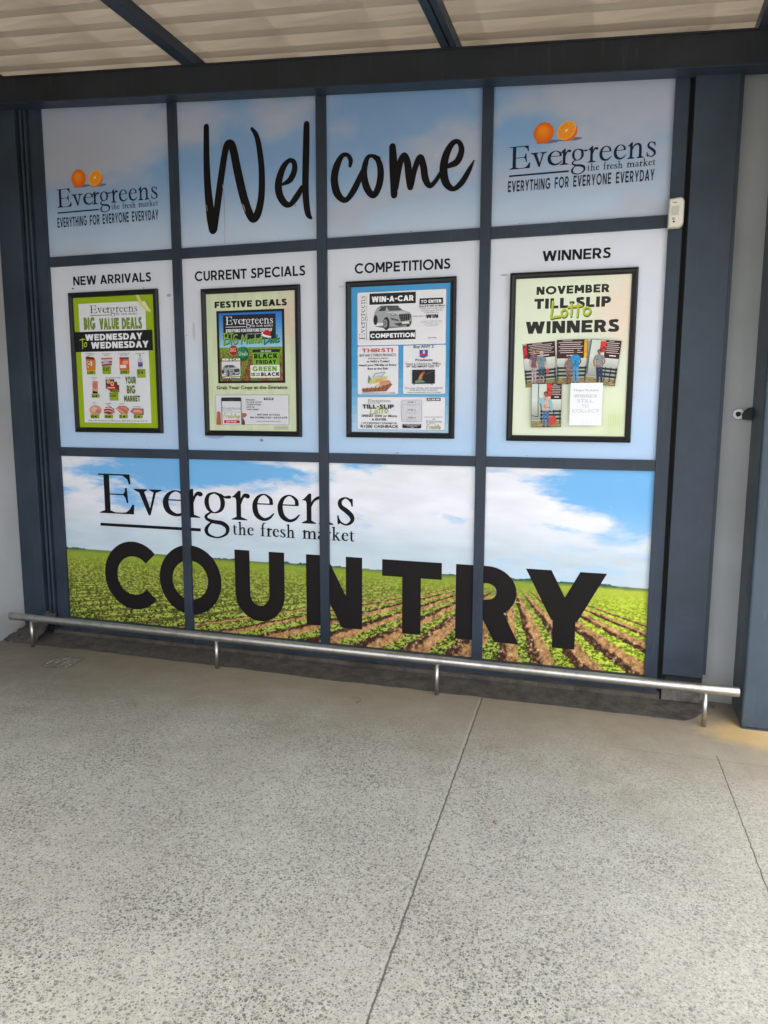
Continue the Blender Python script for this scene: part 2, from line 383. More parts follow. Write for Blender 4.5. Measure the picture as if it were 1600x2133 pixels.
def logo(art, x0, x1, zb, cap, c, tagl=True, line=True, c2=None, vert=False, fat=.018):
    for k_ in range(2): logo_(art, x0+(k_-.5)*fat*cap*(0 if vert else 1), x1+(k_-.5)*fat*cap*(0 if vert else 1), zb, cap, c, tagl, line, c2, vert)
def logo_(art, x0, x1, zb, cap, c, tagl=True, line=True, c2=None, vert=False):
    art.layer(); W = x1-x0; mm = (lambda x, z: (x, z))
    if vert: mm = lambda x, z: (x0-(z-zb), zb+(x-x0))        # reading upwards
    for ch, a, b in LOGO:
        ps, wd = serif(ch)
        for i, p in enumerate(ps):
            art.poly([mm(x0+W*a+x/wd*(b-a)*W, zb+y*cap) for x, y in p], c, lift=i % 14)
    if line: art.poly([mm(x, z) for x, z in ((x0, zb-cap*.33), (x0+W*.42, zb-cap*.33), (x0+W*.42, zb-cap*.255), (x0, zb-cap*.255))], c)
    if tagl:
        t = 'the fresh market'; xx = 0; L = []
        for ch in t:
            if ch == ' ': xx += .55; continue
            ps, wd = serif(ch); L += [(i, [(x+xx, y) for x, y in p]) for i, p in enumerate(ps)]; xx += wd+.12
        xx -= .12; X0 = x0+W*(LOGO[5][1]+.002); X1 = x0+W*1.0; sx = (X1-X0)/xx; hh = cap*.30; zz = zb-cap*.36
        for i, p in L: art.poly([mm(X0+x*sx, zz+y*hh) for x, y in p], c2 or c, lift=i % 14)

# ---- built-in font for the small print
_fc = {}
def bfont(t, weight=0.0):
    if (t, weight) in _fc: return _fc[(t, weight)]
    cu = bpy.data.curves.new('t', 'FONT'); cu.body = t; cu.size = 1; cu.offset = weight; cu.resolution_u = 2; cu.fill_mode = 'FRONT'
    o = bpy.data.objects.new('t', cu); col.objects.link(o); bpy.context.view_layer.update()
    me = bpy.data.meshes.new_from_object(o.evaluated_get(bpy.context.evaluated_depsgraph_get()))
    v = [(a.co.x, a.co.y) for a in me.vertices]; f = [tuple(p.vertices) for p in me.polygons]
    bpy.data.objects.remove(o); bpy.data.curves.remove(cu); bpy.data.meshes.remove(me)
    xs = [a[0] for a in v] or [0, 1]; r = ([[v[i] for i in p] for p in f], min(xs), max(xs)); _fc[(t, weight)] = r; return r
def T(art, Zm, t, a, b, h, c, kind='b', wt=.16):
    "text from baseline-left pixel a to baseline-right pixel b, cap height h pixels"
    x0, za = art.P(*a, Zm); x1, zb = art.P(*b, Zm); z = (za+zb)/2
    zt = art.P((a[0]+b[0])/2, (a[1]+b[1])/2-h, Zm)[1]; cap = zt-z
    if kind == 's': ps, wd = sans_text(t, wt); put_glyphs(art, ps, x0, x1, z, c, wd, cap)
    elif kind == 'c': ps, wd = sans_text(t, wt, .09); put_glyphs(art, ps, x0, x1, z, c, wd, cap)
    elif kind == 'logo': logo(art, x0, x1, z, cap, c)
    elif kind == 'logo0': logo(art, x0, x1, z, cap, c, tagl=False)
    else:
        ps, m0, m1 = bfont(t, wt if wt < .1 else 0.0); art.layer(); sx = (x1-x0)/(m1-m0)
        for p in ps: art.poly([(x0+(x-m0)*sx, z+y*cap/.70) for x, y in p], c)

# ================================================================ SETTING
# pavement of ground terrazzo-like concrete
def floor_mat():
    m = NT('exposed_aggregate_concrete'); p = m.geo
    warp = m.n('ShaderNodeTexNoise'); m.l(p, warp.inputs['Vector']); warp.inputs['Scale'].default_value = 140; warp.inputs['Detail'].default_value = 2
    wv = m.n('ShaderNodeVectorMath', operation='MULTIPLY_ADD'); m.l(warp.outputs['Color'], wv.inputs[0]); wv.inputs[1].default_value = (.007, .007, 0); m.l(p, wv.inputs[2])
    flat = m.scalev(wv.outputs[0], (1, 1, 0))
    n_big = m.noise(1.1, 5, .6); n_mid = m.noise(7, 5, .65); n_fine = m.noise(300, 3, .7)
    X, Y, Zc = m.xyz()[:3]
    col_ = m.mix(m.mapr(n_big, .3, .7), (.46, .445, .37), (.55, .54, .455))
    col_ = m.mix(m.math('MULTIPLY', m.mapr(n_mid, .4, .75), .35), col_, (.35, .33, .28))
    col_ = m.mix(m.mapr(n_fine, .35, .75, 0, .40), col_, (.24, .225, .19))
    # worn smooth band along the wall, fewer stones show
    edge = m.math('ADD', Y, m.math('MULTIPLY', m.math('SUBTRACT', n_mid, .5), .5))
    smoothb = m.mapr(edge, -.85, -.40)
    v0 = m.n('ShaderNodeTexVoronoi', feature='F1'); m.l(flat, v0.inputs['Vector']); v0.inputs['Scale'].default_value = 120
    t0 = m.xyz(v0.outputs['Color'])[0]
    col_ = m.mix(m.mapr(t0, .55, .95, 0, .40), col_, (.30, .29, .235)); col_ = m.mix(m.mapr(t0, .30, .0, 0, .35), col_, (.62, .60, .53))
    v1 = m.n('ShaderNodeTexVoronoi', feature='F1'); m.l(flat, v1.inputs['Vector']); v1.inputs['Scale'].default_value = 260
    col_ = m.mix(m.mapr(m.xyz(v1.outputs['Color'])[1], .7, 1.0, 0, .5), col_, (.20, .195, .165))
    stones = None
    for sc, thr, keep, c0, c1 in ((88, .50, .16, (.045, .052, .048), (.17, .175, .160)), (150, .50, .18, (.05, .055, .05), (.18, .175, .155)), (44, .34, .88, (.09, .10, .10), (.16, .17, .17)), (170, .34, .60, (.13, .13, .12), (.55, .53, .49))):
        v = m.n('ShaderNodeTexVoronoi', feature='F1', distance='MINKOWSKI'); v.inputs['Exponent'].default_value = 1.4
        m.l(flat, v.inputs['Vector']); v.inputs['Scale'].default_value = sc
        r, g, b = m.xyz(v.outputs['Color'])[:3]
        size = m.math('MULTIPLY_ADD', g, thr*.55, thr*.55)
        msk = m.math('MULTIPLY', m.mapr(m.math('SUBTRACT', size, v.outputs['Distance']), 0, .05), m.math('GREATER_THAN', r, keep))
        dens = m.mapr(m.math('ADD', m.noise(2.6, 5), m.math('MULTIPLY', m.math('SUBTRACT', b, .5), .6)), .12, .46)
        msk = m.math('MULTIPLY', m.math('MULTIPLY', msk, dens), m.math('SUBTRACT', 1.0, m.math('MULTIPLY', smoothb, .85)))
        wear = m.mapr(m.math('ADD', X, m.math('MULTIPLY', m.math('SUBTRACT', n_big, .5), 1.6)), -.5, .7, .96, .55)
        col_ = m.mix(m.math('MULTIPLY', msk, wear), col_, m.mix(b, c0, c1))
        stones = msk if stones is None else m.math('MAXIMUM', stones, msk)
    # traffic dirt near the wall
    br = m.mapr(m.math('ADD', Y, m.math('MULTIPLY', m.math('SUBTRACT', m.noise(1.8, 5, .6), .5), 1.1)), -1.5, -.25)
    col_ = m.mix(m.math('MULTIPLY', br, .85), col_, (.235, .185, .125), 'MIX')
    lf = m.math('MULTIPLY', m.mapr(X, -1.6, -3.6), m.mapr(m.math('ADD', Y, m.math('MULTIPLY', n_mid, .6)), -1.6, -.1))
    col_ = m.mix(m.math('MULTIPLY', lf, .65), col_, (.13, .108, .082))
    # rusty stain at the column foot
    d = m.n('ShaderNodeVectorMath', operation='DISTANCE'); m.l(m.scalev(p, (1, 1.5, 0)), d.inputs[0]); d.inputs[1].default_value = (.68, -.47, 0)
    ru = m.mapr(m.math('ADD', d.outputs['Value'], m.math('MULTIPLY', m.math('SUBTRACT', n_mid, .5), .35)), .10, .32, 1, 0)
    col_ = m.mix(m.math('MULTIPLY', ru, .75), col_, (.48, .33, .13))
    # sawn joints: distance from two slightly skewed lines, wobbling a little
    wob = m.math('MULTIPLY', m.math('SUBTRACT', m.noise(22, 4, .6), .5), .012)
    xx = m.math('ADD', m.math('MULTIPLY_ADD', Y, .038, X), wob)
    def line(x0, ya, yb, wd):
        a = m.math('ABSOLUTE', m.math('SUBTRACT', xx, x0))
        k = m.mapr(a, wd*.45, wd, 1, 0)
        return m.math('MULTIPLY', m.math('MULTIPLY', k, m.math('LESS_THAN', Y, ya)), m.math('GREATER_THAN', Y, yb))
    j = m.math('MAXIMUM', line(-.612, -.26, -30, .0042), line(.462, -.60, -30, .0032))
    hx = m.math('ABSOLUTE', m.math('ADD', m.math('ADD', Y, .648), wob))
    hair = m.math('MULTIPLY', m.mapr(hx, .0008, .0020, .75, 0), m.mapr(X, -.35, .25))
    j = m.math('MAXIMUM', j, hair)
    col_ = m.mix(m.math('MULTIPLY', j, .85), col_, (.075, .068, .055))
    # pale lip beside the long joint
    lip = m.mapr(m.math('ABSOLUTE', m.math('SUBTRACT', xx, -.622)), .002, .005, .35, 0)
    col_ = m.mix(m.math('MULTIPLY', lip, m.math('LESS_THAN', Y, -.3)), col_, (.50, .48, .42))
    hgt = m.math('ADD', m.math('MULTIPLY', m.math('SUBTRACT', 1.0, j), 1.0), m.math('MULTIPLY', n_fine, .12))
    hgt = m.math('ADD', hgt, m.math('MULTIPLY', n_mid, .5))
    m.bump(hgt, .45, .003)
    rg = m.math('SUBTRACT', m.mapr(n_mid, .3, .7, .42, .62), m.math('MULTIPLY', stones, .12))
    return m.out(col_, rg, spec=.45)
bm = bmesh.new()
vs_ = [bm.verts.new(q) for q in ((-3.75, .12, 0), (-3.75, -6, 0), (9, -6, 0), (9, .12, 0))]; bm.faces.new(vs_)
pav = obj('pavement', bm, floor_mat()); tag(pav, 'speckled ground-stone concrete pavement under the canopy', 'pavement', kind='structure')
def asphalt():
    m = NT('asphalt'); n = m.noise(40, 5, .7)
    return m.out(m.mix(m.mapr(n, .3, .7), (.05, .05, .052), (.075, .074, .072)), .85)
bm = bmesh.new(); bm.faces.new([bm.verts.new(q) for q in ((-200, -200, -.12), (200, -200, -.12), (200, 200, -.12), (-200, 200, -.12))])
tag(obj('ground', bm, asphalt()), 'grey open ground beyond the pavement', 'ground', kind='structure')

# building wall behind the shopfront, and the side wall on the left
tag(obj('building_wall', bbox(-4.0, 9.0, .045, .30, -.1, 4.6), M_wall), 'grey plastered building wall showing between the flat panel and the blue column', 'wall')
bm = bbox(-4.0, -3.73, -6.2, .04, -.1, 4.2)
tag(obj('side_wall', bm, M_wall2), 'pale grey plastered side wall at the left end of the shopfront', 'wall')

SL = -.0705
def zbeam(x): return 2.992+SL*(x-.583)
# ================================================================ SHOPFRONT
shop = empty('shopfront', (-1.6, 0, 0)); tag(shop, 'navy framed shopfront of twelve printed panels reading Welcome and Country', 'shopfront')
XS = [(-3.393, -2.516), (-2.461, -1.606), (-1.550, -.7065), (-.651, .1985)]
ZR = [(2.411, 3.33), (1.242, 2.353), (.122, 1.187)]

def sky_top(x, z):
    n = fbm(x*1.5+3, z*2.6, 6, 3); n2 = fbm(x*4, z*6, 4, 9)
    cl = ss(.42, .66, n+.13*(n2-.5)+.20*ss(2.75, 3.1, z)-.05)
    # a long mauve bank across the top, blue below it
    blue = srgb(118, 158, 202); cloud = srgb(180, 184, 197); low = srgb(186, 202, 222)  # inks set darker for this row, its dimmer light put into the print
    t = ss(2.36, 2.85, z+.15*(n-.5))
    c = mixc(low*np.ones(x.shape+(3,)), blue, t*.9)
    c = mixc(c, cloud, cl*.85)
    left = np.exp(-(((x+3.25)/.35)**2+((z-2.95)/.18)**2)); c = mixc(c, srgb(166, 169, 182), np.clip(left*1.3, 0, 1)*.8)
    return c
def sky_mid(x, z):
    n = fbm(x*1.1, z*1.7, 5, 21)
    t = ss(1.95, 1.2, z+.25*(n-.5))
    c = mixc(srgb(212, 217, 228)*np.ones(x.shape+(3,)), srgb(176, 204, 234), t)
    return c*(0.97+.06*fbm(x*8, z*8, 3, 5))[..., None]
VPX, VPZ = ax(1064, 1219, 0)[0], ax(1064, 1216, 0)[1]
def country(x, z):
    one = np.ones(x.shape+(3,))
    zh = .583+.012*np.sin(x*1.3)*0+.004*(fbm(x*9, x*0, 3, 4)-.5)
    # ---- sky
    wx = x+.12*(fbm(x*3, z*7, 4, 31)-.5); wz = z+.09*(fbm(x*3+5, z*6, 4, 37)-.5)
    n = fbm(wx*1.6, wz*5.5, 7, 11, .55)
    def g(u, v, ru, rv):
        cx, cz = ax(u, v, 0); return np.exp(-(((wx-cx)/ru)**2+((wz-cz)/rv)**2))
    bl = .42+.62*g(330, 985, .42, .10)+.70*g(470, 985, .40, .09)+.45*g(600, 1000, .3, .08)+.6*g(790, 985, .18, .06)+1.25*g(1270, 1010, .42, .22)+.55*g(1330, 1090, .20, .12)+.25*g(730, 1060, .14, .10)+.35*g(250, 1045, .2, .06)
    bl -= .75*g(850, 1020, .40, .16)+.75*g(1070, 1050, .17, .14)+.45*g(180, 1050, .22, .12)+.55*g(1215, 1090, .16, .04)
    n9 = fbm(wx*5+7, wz*16, 6, 15, .6); n8 = fbm(wx*3+1, wz*20+wx*2, 6, 19, .6); b = ss(.40, 1.0, np.minimum(bl, 1.5)*.82+1.35*(n-.5)+.9*(n9-.5)+.9*(n8-.5)+.06)
    top = srgb(116, 180, 232); lowb = srgb(176, 210, 238)
    hz = ss(.62, 1.05, z); blue = mixc(lowb*one, top, hz)
    cloud = mixc(srgb(196, 212, 222)*one, srgb(232, 233, 240), ss(.65, .95, z+.1*(n-.5)))
    cloud = cloud*(.90+.20*fbm(x*6, z*22, 5, 77))[..., None]
    c = mixc(cloud, blue, b)
    # ---- field
    d = np.maximum(zh-z, 1e-4)
    X = (x-VPX)/(d+.035*ss(.0, .2, d)*0+.004)
    tx = [-22.0, -2.09, -1.457, -.90, -.245, .175, .661, 1.197, 1.861, 22.0]; ti = [-3-19.91/.68, -3, -2, -1, 0, 1, 2, 3, 4, 4+20.139/.66]
    ph = np.interp(X, tx, ti); ph = ph+.10*(fbm(X*1.5, 1/d*.8, 2, 51)-.5)+.22*(fbm(x*40, z*40, 3, 53)-.5)
    st = .5+.5*np.cos(2*np.pi*ph)
    far = np.clip(np.maximum(ss(.15, .03, d), ss(2.6, 5.2, -X)), 0, 1)
    far = np.maximum(far, ss(2.6, 4.4, X))
    cov = ss(.66-.82*far, .74-.62*far, st+.22*(fbm(x*60, z*60, 3, 57)-.5))
    leaf = fbm(x*78, z*120, 3, 61, .7); leaf2 = fbm(x*130, z*170, 2, 62)
    L = np.clip((leaf-.5)*3.4+(leaf2-.5)*1.6+.5, 0, 1)
    contrast = np.clip(.18+2.2*d, 0, 1)
    right = ss(-.5, .1, x)
    gbright = mixc(srgb(186, 198, 92)*one, srgb(212, 226, 84), right); gmid = mixc(srgb(132, 148, 46)*one, srgb(172, 196, 46), right); gdark = mixc(srgb(46, 54, 18)*one, srgb(92, 108, 22), right)
    gr = mixc(gmid, gbright, np.clip((L-.5)*2, 0, 1)*np.clip(contrast+.2, 0, 1)); gr = mixc(gr, gdark, np.clip((.5-L)*2.6, 0, 1)*contrast)
    # row furrows showing through the dense left part
    rowd = ss(.55, .0, st)*np.clip(contrast*1.2, 0, 1)*.8
    gr = mixc(gr, srgb(48, 54, 20), rowd*(1-.5*right)*ss(.03, .16, d))
    sN = fbm(x*70, z*70, 4, 71, .7); fr = ph-np.floor(ph); lit = ss(.40, .50, fr)*ss(.99, .80, fr)
    soil = mixc(srgb(62, 38, 30)*one, srgb(206, 156, 100), np.clip(lit*.75+(sN-.5)*2.2, 0, 1))
    soil = mixc(soil, srgb(222, 190, 150), ss(.66, .78, sN))
    f = mixc(soil, gr, cov)
    f = mixc(f, mixc(srgb(142, 162, 50)*one, srgb(180, 192, 62), right), ss(.10, .02, d)*.8)
    f = mixc(f, srgb(112, 132, 66), ss(.022, .008, d+.006*(fbm(x*20, x*0, 2, 81)-.5)))
    c = mixc(c, f, (z < zh).astype(float))
    tree = ((z >= zh-.006) & (z < zh+.002+.008*np.clip(fbm(x*30, x*0+.5, 3, 91)-.45, 0, 1)/.3)).astype(float)
    c = mixc(c, srgb(62, 92, 78), tree*ss(.40, .55, fbm(x*6, x*0+3, 3, 95)))
    return np.clip(c, 0, 1)
def panel(x0, x1, z0, z1, fn, step):
    nx = max(2, int((x1-x0)/step)); nz = max(2, int((z1-z0)/step))
    gx, gz = np.meshgrid(np.linspace(x0, x1, nx+1), np.linspace(z0, z1, nz+1))
    v = np.stack([gx.ravel(), np.zeros(gx.size), gz.ravel()], 1)
    i = (np.arange(nz)[:, None]*(nx+1)+np.arange(nx)[None, :]).ravel()
    f = np.stack([i, i+1, i+nx+2, i+nx+1], 1)
    # a board with a thickness: ring of back vertices
    nb = len(v); cz = np.array([(x0, .012, z0), (x1, .012, z0), (x1, .012, z1), (x0, .012, z1)])
    cf = [0, nx, nb-1, nb-1-nx]
    faces = f.tolist()+[[nb+3, nb+2, nb+1, nb]]
    me = bpy.data.meshes.new('printed_panel'); me.from_pydata(np.concatenate([v, cz]).tolist(), [], faces)
    a = me.color_attributes.new('ink', 'FLOAT_COLOR', 'POINT')
    c = fn(gx.ravel(), gz.ravel()); c = np.concatenate([c, np.full((4, 3), .5)]); c = np.concatenate([c, np.ones((len(c), 1))], 1)
    a.data.foreach_set('color', c.ravel().astype(np.float32))
    return me
SHIFT_IN = .012
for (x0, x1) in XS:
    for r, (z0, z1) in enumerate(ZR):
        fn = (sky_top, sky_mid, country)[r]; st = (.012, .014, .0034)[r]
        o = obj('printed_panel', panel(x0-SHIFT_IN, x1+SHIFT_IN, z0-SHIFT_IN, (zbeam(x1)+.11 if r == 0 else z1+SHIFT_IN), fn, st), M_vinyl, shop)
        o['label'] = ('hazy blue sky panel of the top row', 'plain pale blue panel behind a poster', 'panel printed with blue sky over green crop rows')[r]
# frame
ZB = .040
MX = [(-3.474, -3.393), (-2.516, -2.461), (-1.606, -1.550), (-.7065, -.651), (.1985, .262)]
for i, (a, b) in enumerate(MX):
    obj('mullion', bbox(a, b, -.020, .043, ZB-.002, zbeam(b)+.12, bev=.0015), M_navy_plain, shop)
for i in range(4):
    a, b = MX[i][1]+.0003, MX[i+1][0]-.0003
    for z0, z1, nm in ((2.353, 2.411, 'transom'), (1.187, 1.242, 'transom'), (ZB, .122, 'bottom_rail')):
        obj(nm, bbox(a, b, -.016, .041, z0, z1, bev=.0015), M_navy_plain, shop)
# gap beside the last mullion, its shade painted as a near-black strip
obj('gap_shade', bbox(.2625, .2795, .012, .043, .03, zbeam(.28)+.1), M_dark, shop)

# lettering on the panels
Y0 = -.0012
INK = (10, 8, 10)
a = Art(Y0); ZW = (400, 230, 620/1600)
W_STROKES = [
 [(77,88,29),(78,250,33),(84,400,38),(100,560,46),(113,640,46)],
 [(122,640,30),(141,480,36),(161,330,34),(182,205,34),(201,180,40),(220,205,40),(246,330,42),(276,460,42),(306,548,40),(330,582,38),(355,550,38),(373,460,34),(375,330,31),(363,210,28),(346,135,24),(322,98,15)],
 [(488,398,14),(528,372,30),(551,322,30),(548,280,26),(522,270,22),(489,310,32),(466,385,38),(470,450,38),(497,497,34),(527,506,26),(560,468,32),(592,415,26)],
 [(616,74,32),(614,200,36),(610,400,36),(616,510,34),(626,560,30),(640,578,16)],
 [(850,298,18),(853,268,24),(836,240,20),(806,246,26),(778,300,38),(765,370,40),(778,440,40),(808,478,30),(836,476,28),(872,425,34),(908,350,30),(938,285,22)],
 [(1000,262,30),(965,244,18),(940,262,26),(925,330,34),(934,400,38),(960,448,34),(986,448,34),(1010,385,36),(1013,310,34),(992,256,24),(960,242,14)],
 [(1078,195,36),(1083,300,44),(1087,455,36)],
 [(1100,420,20),(1114,300,34),(1138,242,30),(1157,275,36),(1166,350,38),(1174,412,34)],
 [(1184,400,20),(1198,315,30),(1226,252,32),(1244,300,36),(1254,365,36),(1277,404,28),(1305,385,24),(1345,325,22)],
 [(1376,300,24),(1425,275,36),(1449,215,32),(1434,170,24),(1400,178,30),(1366,240,40),(1352,320,44),(1366,390,40),(1405,422,26),(1450,388,32),(1488,325,26),(1516,270,8)]]
for grp in ((0, 1), (2,), (3,), (4,), (5,), (6, 7, 8), (9,)):
    a = Art(Y0); a.k = grp[0]
    for i in grp: a.stroke(W_STROKES[i], INK, ZW)
    a.build('brush_letter', M_ink, shop)
# scratches through the W
for p in ([(158,140,2),(157,190,3),(160,240,1)], [(165,400,4),(172,470,3),(176,600,1.5),(175,715,1.5)], [(272,505,5),(280,522,6),(286,542,4)], [(79,510,3),(82,540,3)]):
    a = Art(Y0-.0012); a.stroke(p, (150, 140, 145), ZW); a.build('scratch', M_ink, shop)

a = Art(Y0)
CT = [('C', -3.105, -2.725), ('O', -2.698, -2.262), ('U', -2.168, -1.84), ('N', -1.70, -1.352), ('T', -1.232, -.885), ('R', -.805, -.452), ('Y', -.425, -.008)]
cc = (24, 19, 19); zb, ch = .222, .424
def unit_w(c): return sans(c, .26)[1]
for c, x0, x1 in CT:
    a = Art(Y0); ps, wd = sans(c, .226); put_glyphs(a, list(enumerate(ps)), x0, x1, zb, cc, wd, ch); a.build('block_letter', M_ink, shop)
a = Art(Y0); logo(a, -3.118, -1.400, .828, .252, (14, 14, 20), fat=.022); a.build('logo_lettering', M_ink, shop)

# two small logos with oranges
def orange(art, c, r, cut):
    d = 1
    x, z = c
    def ov(cx, cz, rx, rz, colr, rot=0, n=26):
        art.layer(); cr, sr = math.cos(rot), math.sin(rot)
        art.poly([(cx+rx*math.cos(t)*cr-rz*math.sin(t)*sr, cz+rx*math.cos(t)*sr+rz*math.sin(t)*cr) for t in [2*math.pi*i/n for i in range(n)]], colr)
    ov(x+r*.45, z-r*.88, r*1.15, r*.16, (96, 112, 150))
    if not cut:
        ov(x, z, r, r*1.02, (214, 96, 22))
        for k in range(1, 9):
            t = k/9; ov(x-.06*r*t, z+r*.30*t, r*(1-.75*t), r*(.98-.78*t), (int(214+26*t), int(96+48*t), int(22+8*t)))
        ov(x-.02*r, z+r*.96, r*.10, r*.06, (150, 120, 40))
    else:
        ov(x+r*.12, z-r*.12, r*.98, r*.92, (222, 106, 20)); rot = rad(38)
        ov(x, z, r*1.02, r*.80, (238, 176, 92), rot); ov(x, z, r*.93, r*.71, (232, 142, 26), rot)
        for k in range(9):
            t = 2*math.pi*k/9; cr, sr = math.cos(rot), math.sin(rot); ex, ez = r*.88*math.cos(t), r*.66*math.sin(t); nx_, nz_ = -math.sin(t)*r*.015, math.cos(t)*r*.015
            art.layer(); q = [(nx_, nz_), (ex+nx_, ez+nz_), (ex-nx_, ez-nz_), (-nx_, -nz_)]
            art.poly([(x+a_*cr-b_*sr, z+a_*sr+b_*cr) for a_, b_ in q], (240, 178, 84))
        ov(x, z, r*.17, r*.10, (246, 214, 150), rot)
def small_logo(E_tl, E_bl, s_r, line_l, line_r, ev_l, ev_r, evh, o1, o2, rr):
    a = Art(Y0)
    x0, zb_ = ax(*E_bl); x1 = ax(*s_r)[0]; cap = ax(*E_tl)[1]-zb_
    logo(a, x0, x1, zb_, cap, (20, 30, 56))
    e0, z0 = ax(*ev_l); e1, z1 = ax(*ev_r)
    ps, wd = sans_text('EVERYTHING  FOR  EVERYONE  EVERYDAY', .185, .22); put_glyphs(a, ps, e0, e1, (z0+z1)/2, (34, 40, 56), wd, evh)
    q1 = ax(*o1); q2 = ax(*o2)
    orange(a, q1, rr, False); orange(a, q2, rr*.98, True)
    a.build('logo_lettering', M_ink, shop)
zl = (1040, 230, 350/1600); zz = lambda x, y: (zl[0]+x*zl[2], zl[1]+y*zl[2])
small_logo(zz(100, 352), zz(97, 566), zz(1490, 425), zz(95, 640), zz(655, 585), zz(82, 790), zz(1475, 655), .052, zz(424, 216), zz(640, 192), .049)
zl = (0, 0, .5)
small_logo(zz(238, 790), zz(240, 866), zz(658, 838), zz(240, 890), zz(412, 880), zz(241, 944), zz(661, 920), .057, zz(328, 744), zz(396, 741), .051)

# headings
for t, p0, p1, h in (('NEW ARRIVALS', (153, 593), (315, 588), 19), ('CURRENT SPECIALS', (406, 583), (636, 577), 21), ('COMPETITIONS', (739, 570), (938, 560), 21.5), ('WINNERS', (1130, 545), (1272, 537), 22)):
    a = Art(Y0); T(a, None, t, p0, p1, h, (20, 20, 26), 's', .192); a.build('heading_lettering', M_ink, shop)
# little tape scars, dirt and old sticker marks on the panels
a = Art(Y0)
for (u, v, du, dv, c) in ((352, 615, 5, 3, (176, 170, 158)), (447, 907, 22, 6, (150, 170, 205)), (545, 917, 4, 3, (150, 140, 130)), (711, 597, 6, 3, (200, 200, 192)), (1050, 573, 8, 2, (178, 180, 190)), (404, 690, 3, 18, (196, 194, 200)), (152, 601, 2, 1.4, (60, 60, 66)), (1290, 566, 3, 1, (150, 150, 160))):
    a = Art(Y0); a.oval((u, v), du, dv, c, None, 9); a.build('scuff_mark', M_ink, shop)
for i in range(34):
    x0, x1 = XS[i % 4]; x = random.uniform(x0, x1); zr = ZR[random.randrange(3)]; z = zr[0]+.004+random.random()*.008 if random.random() < .7 else random.uniform(*zr)
    r = random.uniform(.0015, .0045); a = Art(Y0); a.layer()
    a.poly([(x+r*random.uniform(.6, 1.6)*math.cos(t), z+r*random.uniform(.5, 1)*math.sin(t)) for t in [math.pi*2*k/7 for k in range(7)]], random.choice([(60, 58, 60), (110, 105, 100), (215, 215, 210)])); a.build('scuff_mark', M_ink, shop)

# ================================================================ POSTERS
def frame_mesh(x0, x1, z0, z1, w_=.030):
    "mitred moulding: outer lip, raised slope, inner bead"
    prof = [(0, -.001), (0, -.016), (.003, -.020), (.008, -.0215), (.010, -.0185), (.013, -.0185), (.022, -.0155), (.024, -.0175), (w_-.002, -.0170), (w_, -.0150), (w_, -.001)]
    bm = bmesh.new(); loops = []
    for o_, y in prof:
        loops.append([bm.verts.new(q) for q in ((x0+o_, y, z0+o_), (x1-o_, y, z0+o_), (x1-o_, y, z1-o_), (x0+o_, y, z1-o_))])
    for i in range(len(prof)):
        A, B = loops[i], loops[(i+1) % len(prof)]
        for k in range(4): bm.faces.new((A[k], A[(k+1) % 4], B[(k+1) % 4], B[k]))
    bmesh.ops.recalc_face_normals(bm, faces=bm.faces[:])
    return bm
PZ = {1: (130, 580, 230/1443), 2: (400, 540, 250/1367), 3: (700, 530, 270/1440), 4: (1040, 500, 300/1454)}
YP = -.0085
FR = [(-3.262, -2.628, 1.340, 2.192), (-2.336, -1.713, 1.331, 2.176), (-1.440, -.826, 1.333, 2.177), (-.546, .075, 1.327, 2.178)]
LB = ['black framed green price-deals poster under the words NEW ARRIVALS', 'black framed pale green poster with a festive flyer under CURRENT SPECIALS', 'black framed bright blue bordered poster with a car under COMPETITIONS', 'black framed poster of prize winner snapshots under WINNERS']
def start(i, bgc):
    x0, x1, z0, z1 = FR[i]
    e = empty('framed_poster', ((x0+x1)/2, 0, z0)); tag(e, LB[i], 'poster', 'framed posters along the middle row')
    obj('frame', frame_mesh(x0, x1, z0, z1), M_black, e)
    obj('backing_board', bbox(x0+.020, x1-.020, -.0075, -.001, z0+.020, z1-.020), M_dark, e)
    a = Art(YP); q = .0285
    if callable(bgc):
        n = 16
        for i_ in range(n):
            for j_ in range(n):
                xa = x0+q+(x1-x0-2*q)*i_/n; xb = x0+q+(x1-x0-2*q)*(i_+1)/n; za = z0+q+(z1-z0-2*q)*j_/n; zb_ = z0+q+(z1-z0-2*q)*(j_+1)/n
                a.poly([(xa, za), (xb, za), (xb, zb_), (xa, zb_)], bgc((i_+.5)/n, (j_+.5)/n))
    else: a.poly([(x0+q, z0+q), (x1-q, z0+q), (x1-q, z1-q), (x0+q, z1-q)], bgc)
    return e, a
K = (22, 20, 24); WH = (226, 226, 232); GN = (142, 168, 28)
# --- 1: price deals
e, a = start(0, (150, 176, 20)); Zm = PZ[1]
a.rect((208, 334), (1098, 700), (222, 223, 228), Zm)
a.rect((244, 940), (1166, 1890), (222, 223, 228), Zm)
T(a, Zm, '', (362, 450), (980, 438), 104, (30, 32, 40), 'logo')
for t, p0, p1, h in (('BIG', (285, 672), (435, 667), 160), ('VALUE', (490, 668), (742, 662), 148), ('DEALS', (782, 662), (1040, 656), 150)):
    T(a, Zm, t, p0, p1, h, (60, 84, 16), 'c', .27); T(a, Zm, t, (p0[0]+5, p0[1]-5), (p1[0]-4, p1[1]-5), h-10, (118, 148, 20), 'c', .22)
a.rect((158, 702), (1186, 940), (22, 24, 30), Zm)
x0_, x1_, z0_, z1_ = FR[0]; 
T(a, Zm, 'WEDNESDAY', (302, 808), (1045, 800), 84, (232, 232, 236), 's', .25)
T(a, Zm, 'WEDNESDAY', (380, 914), (1125, 905), 86, (232, 232, 236), 's', .25)
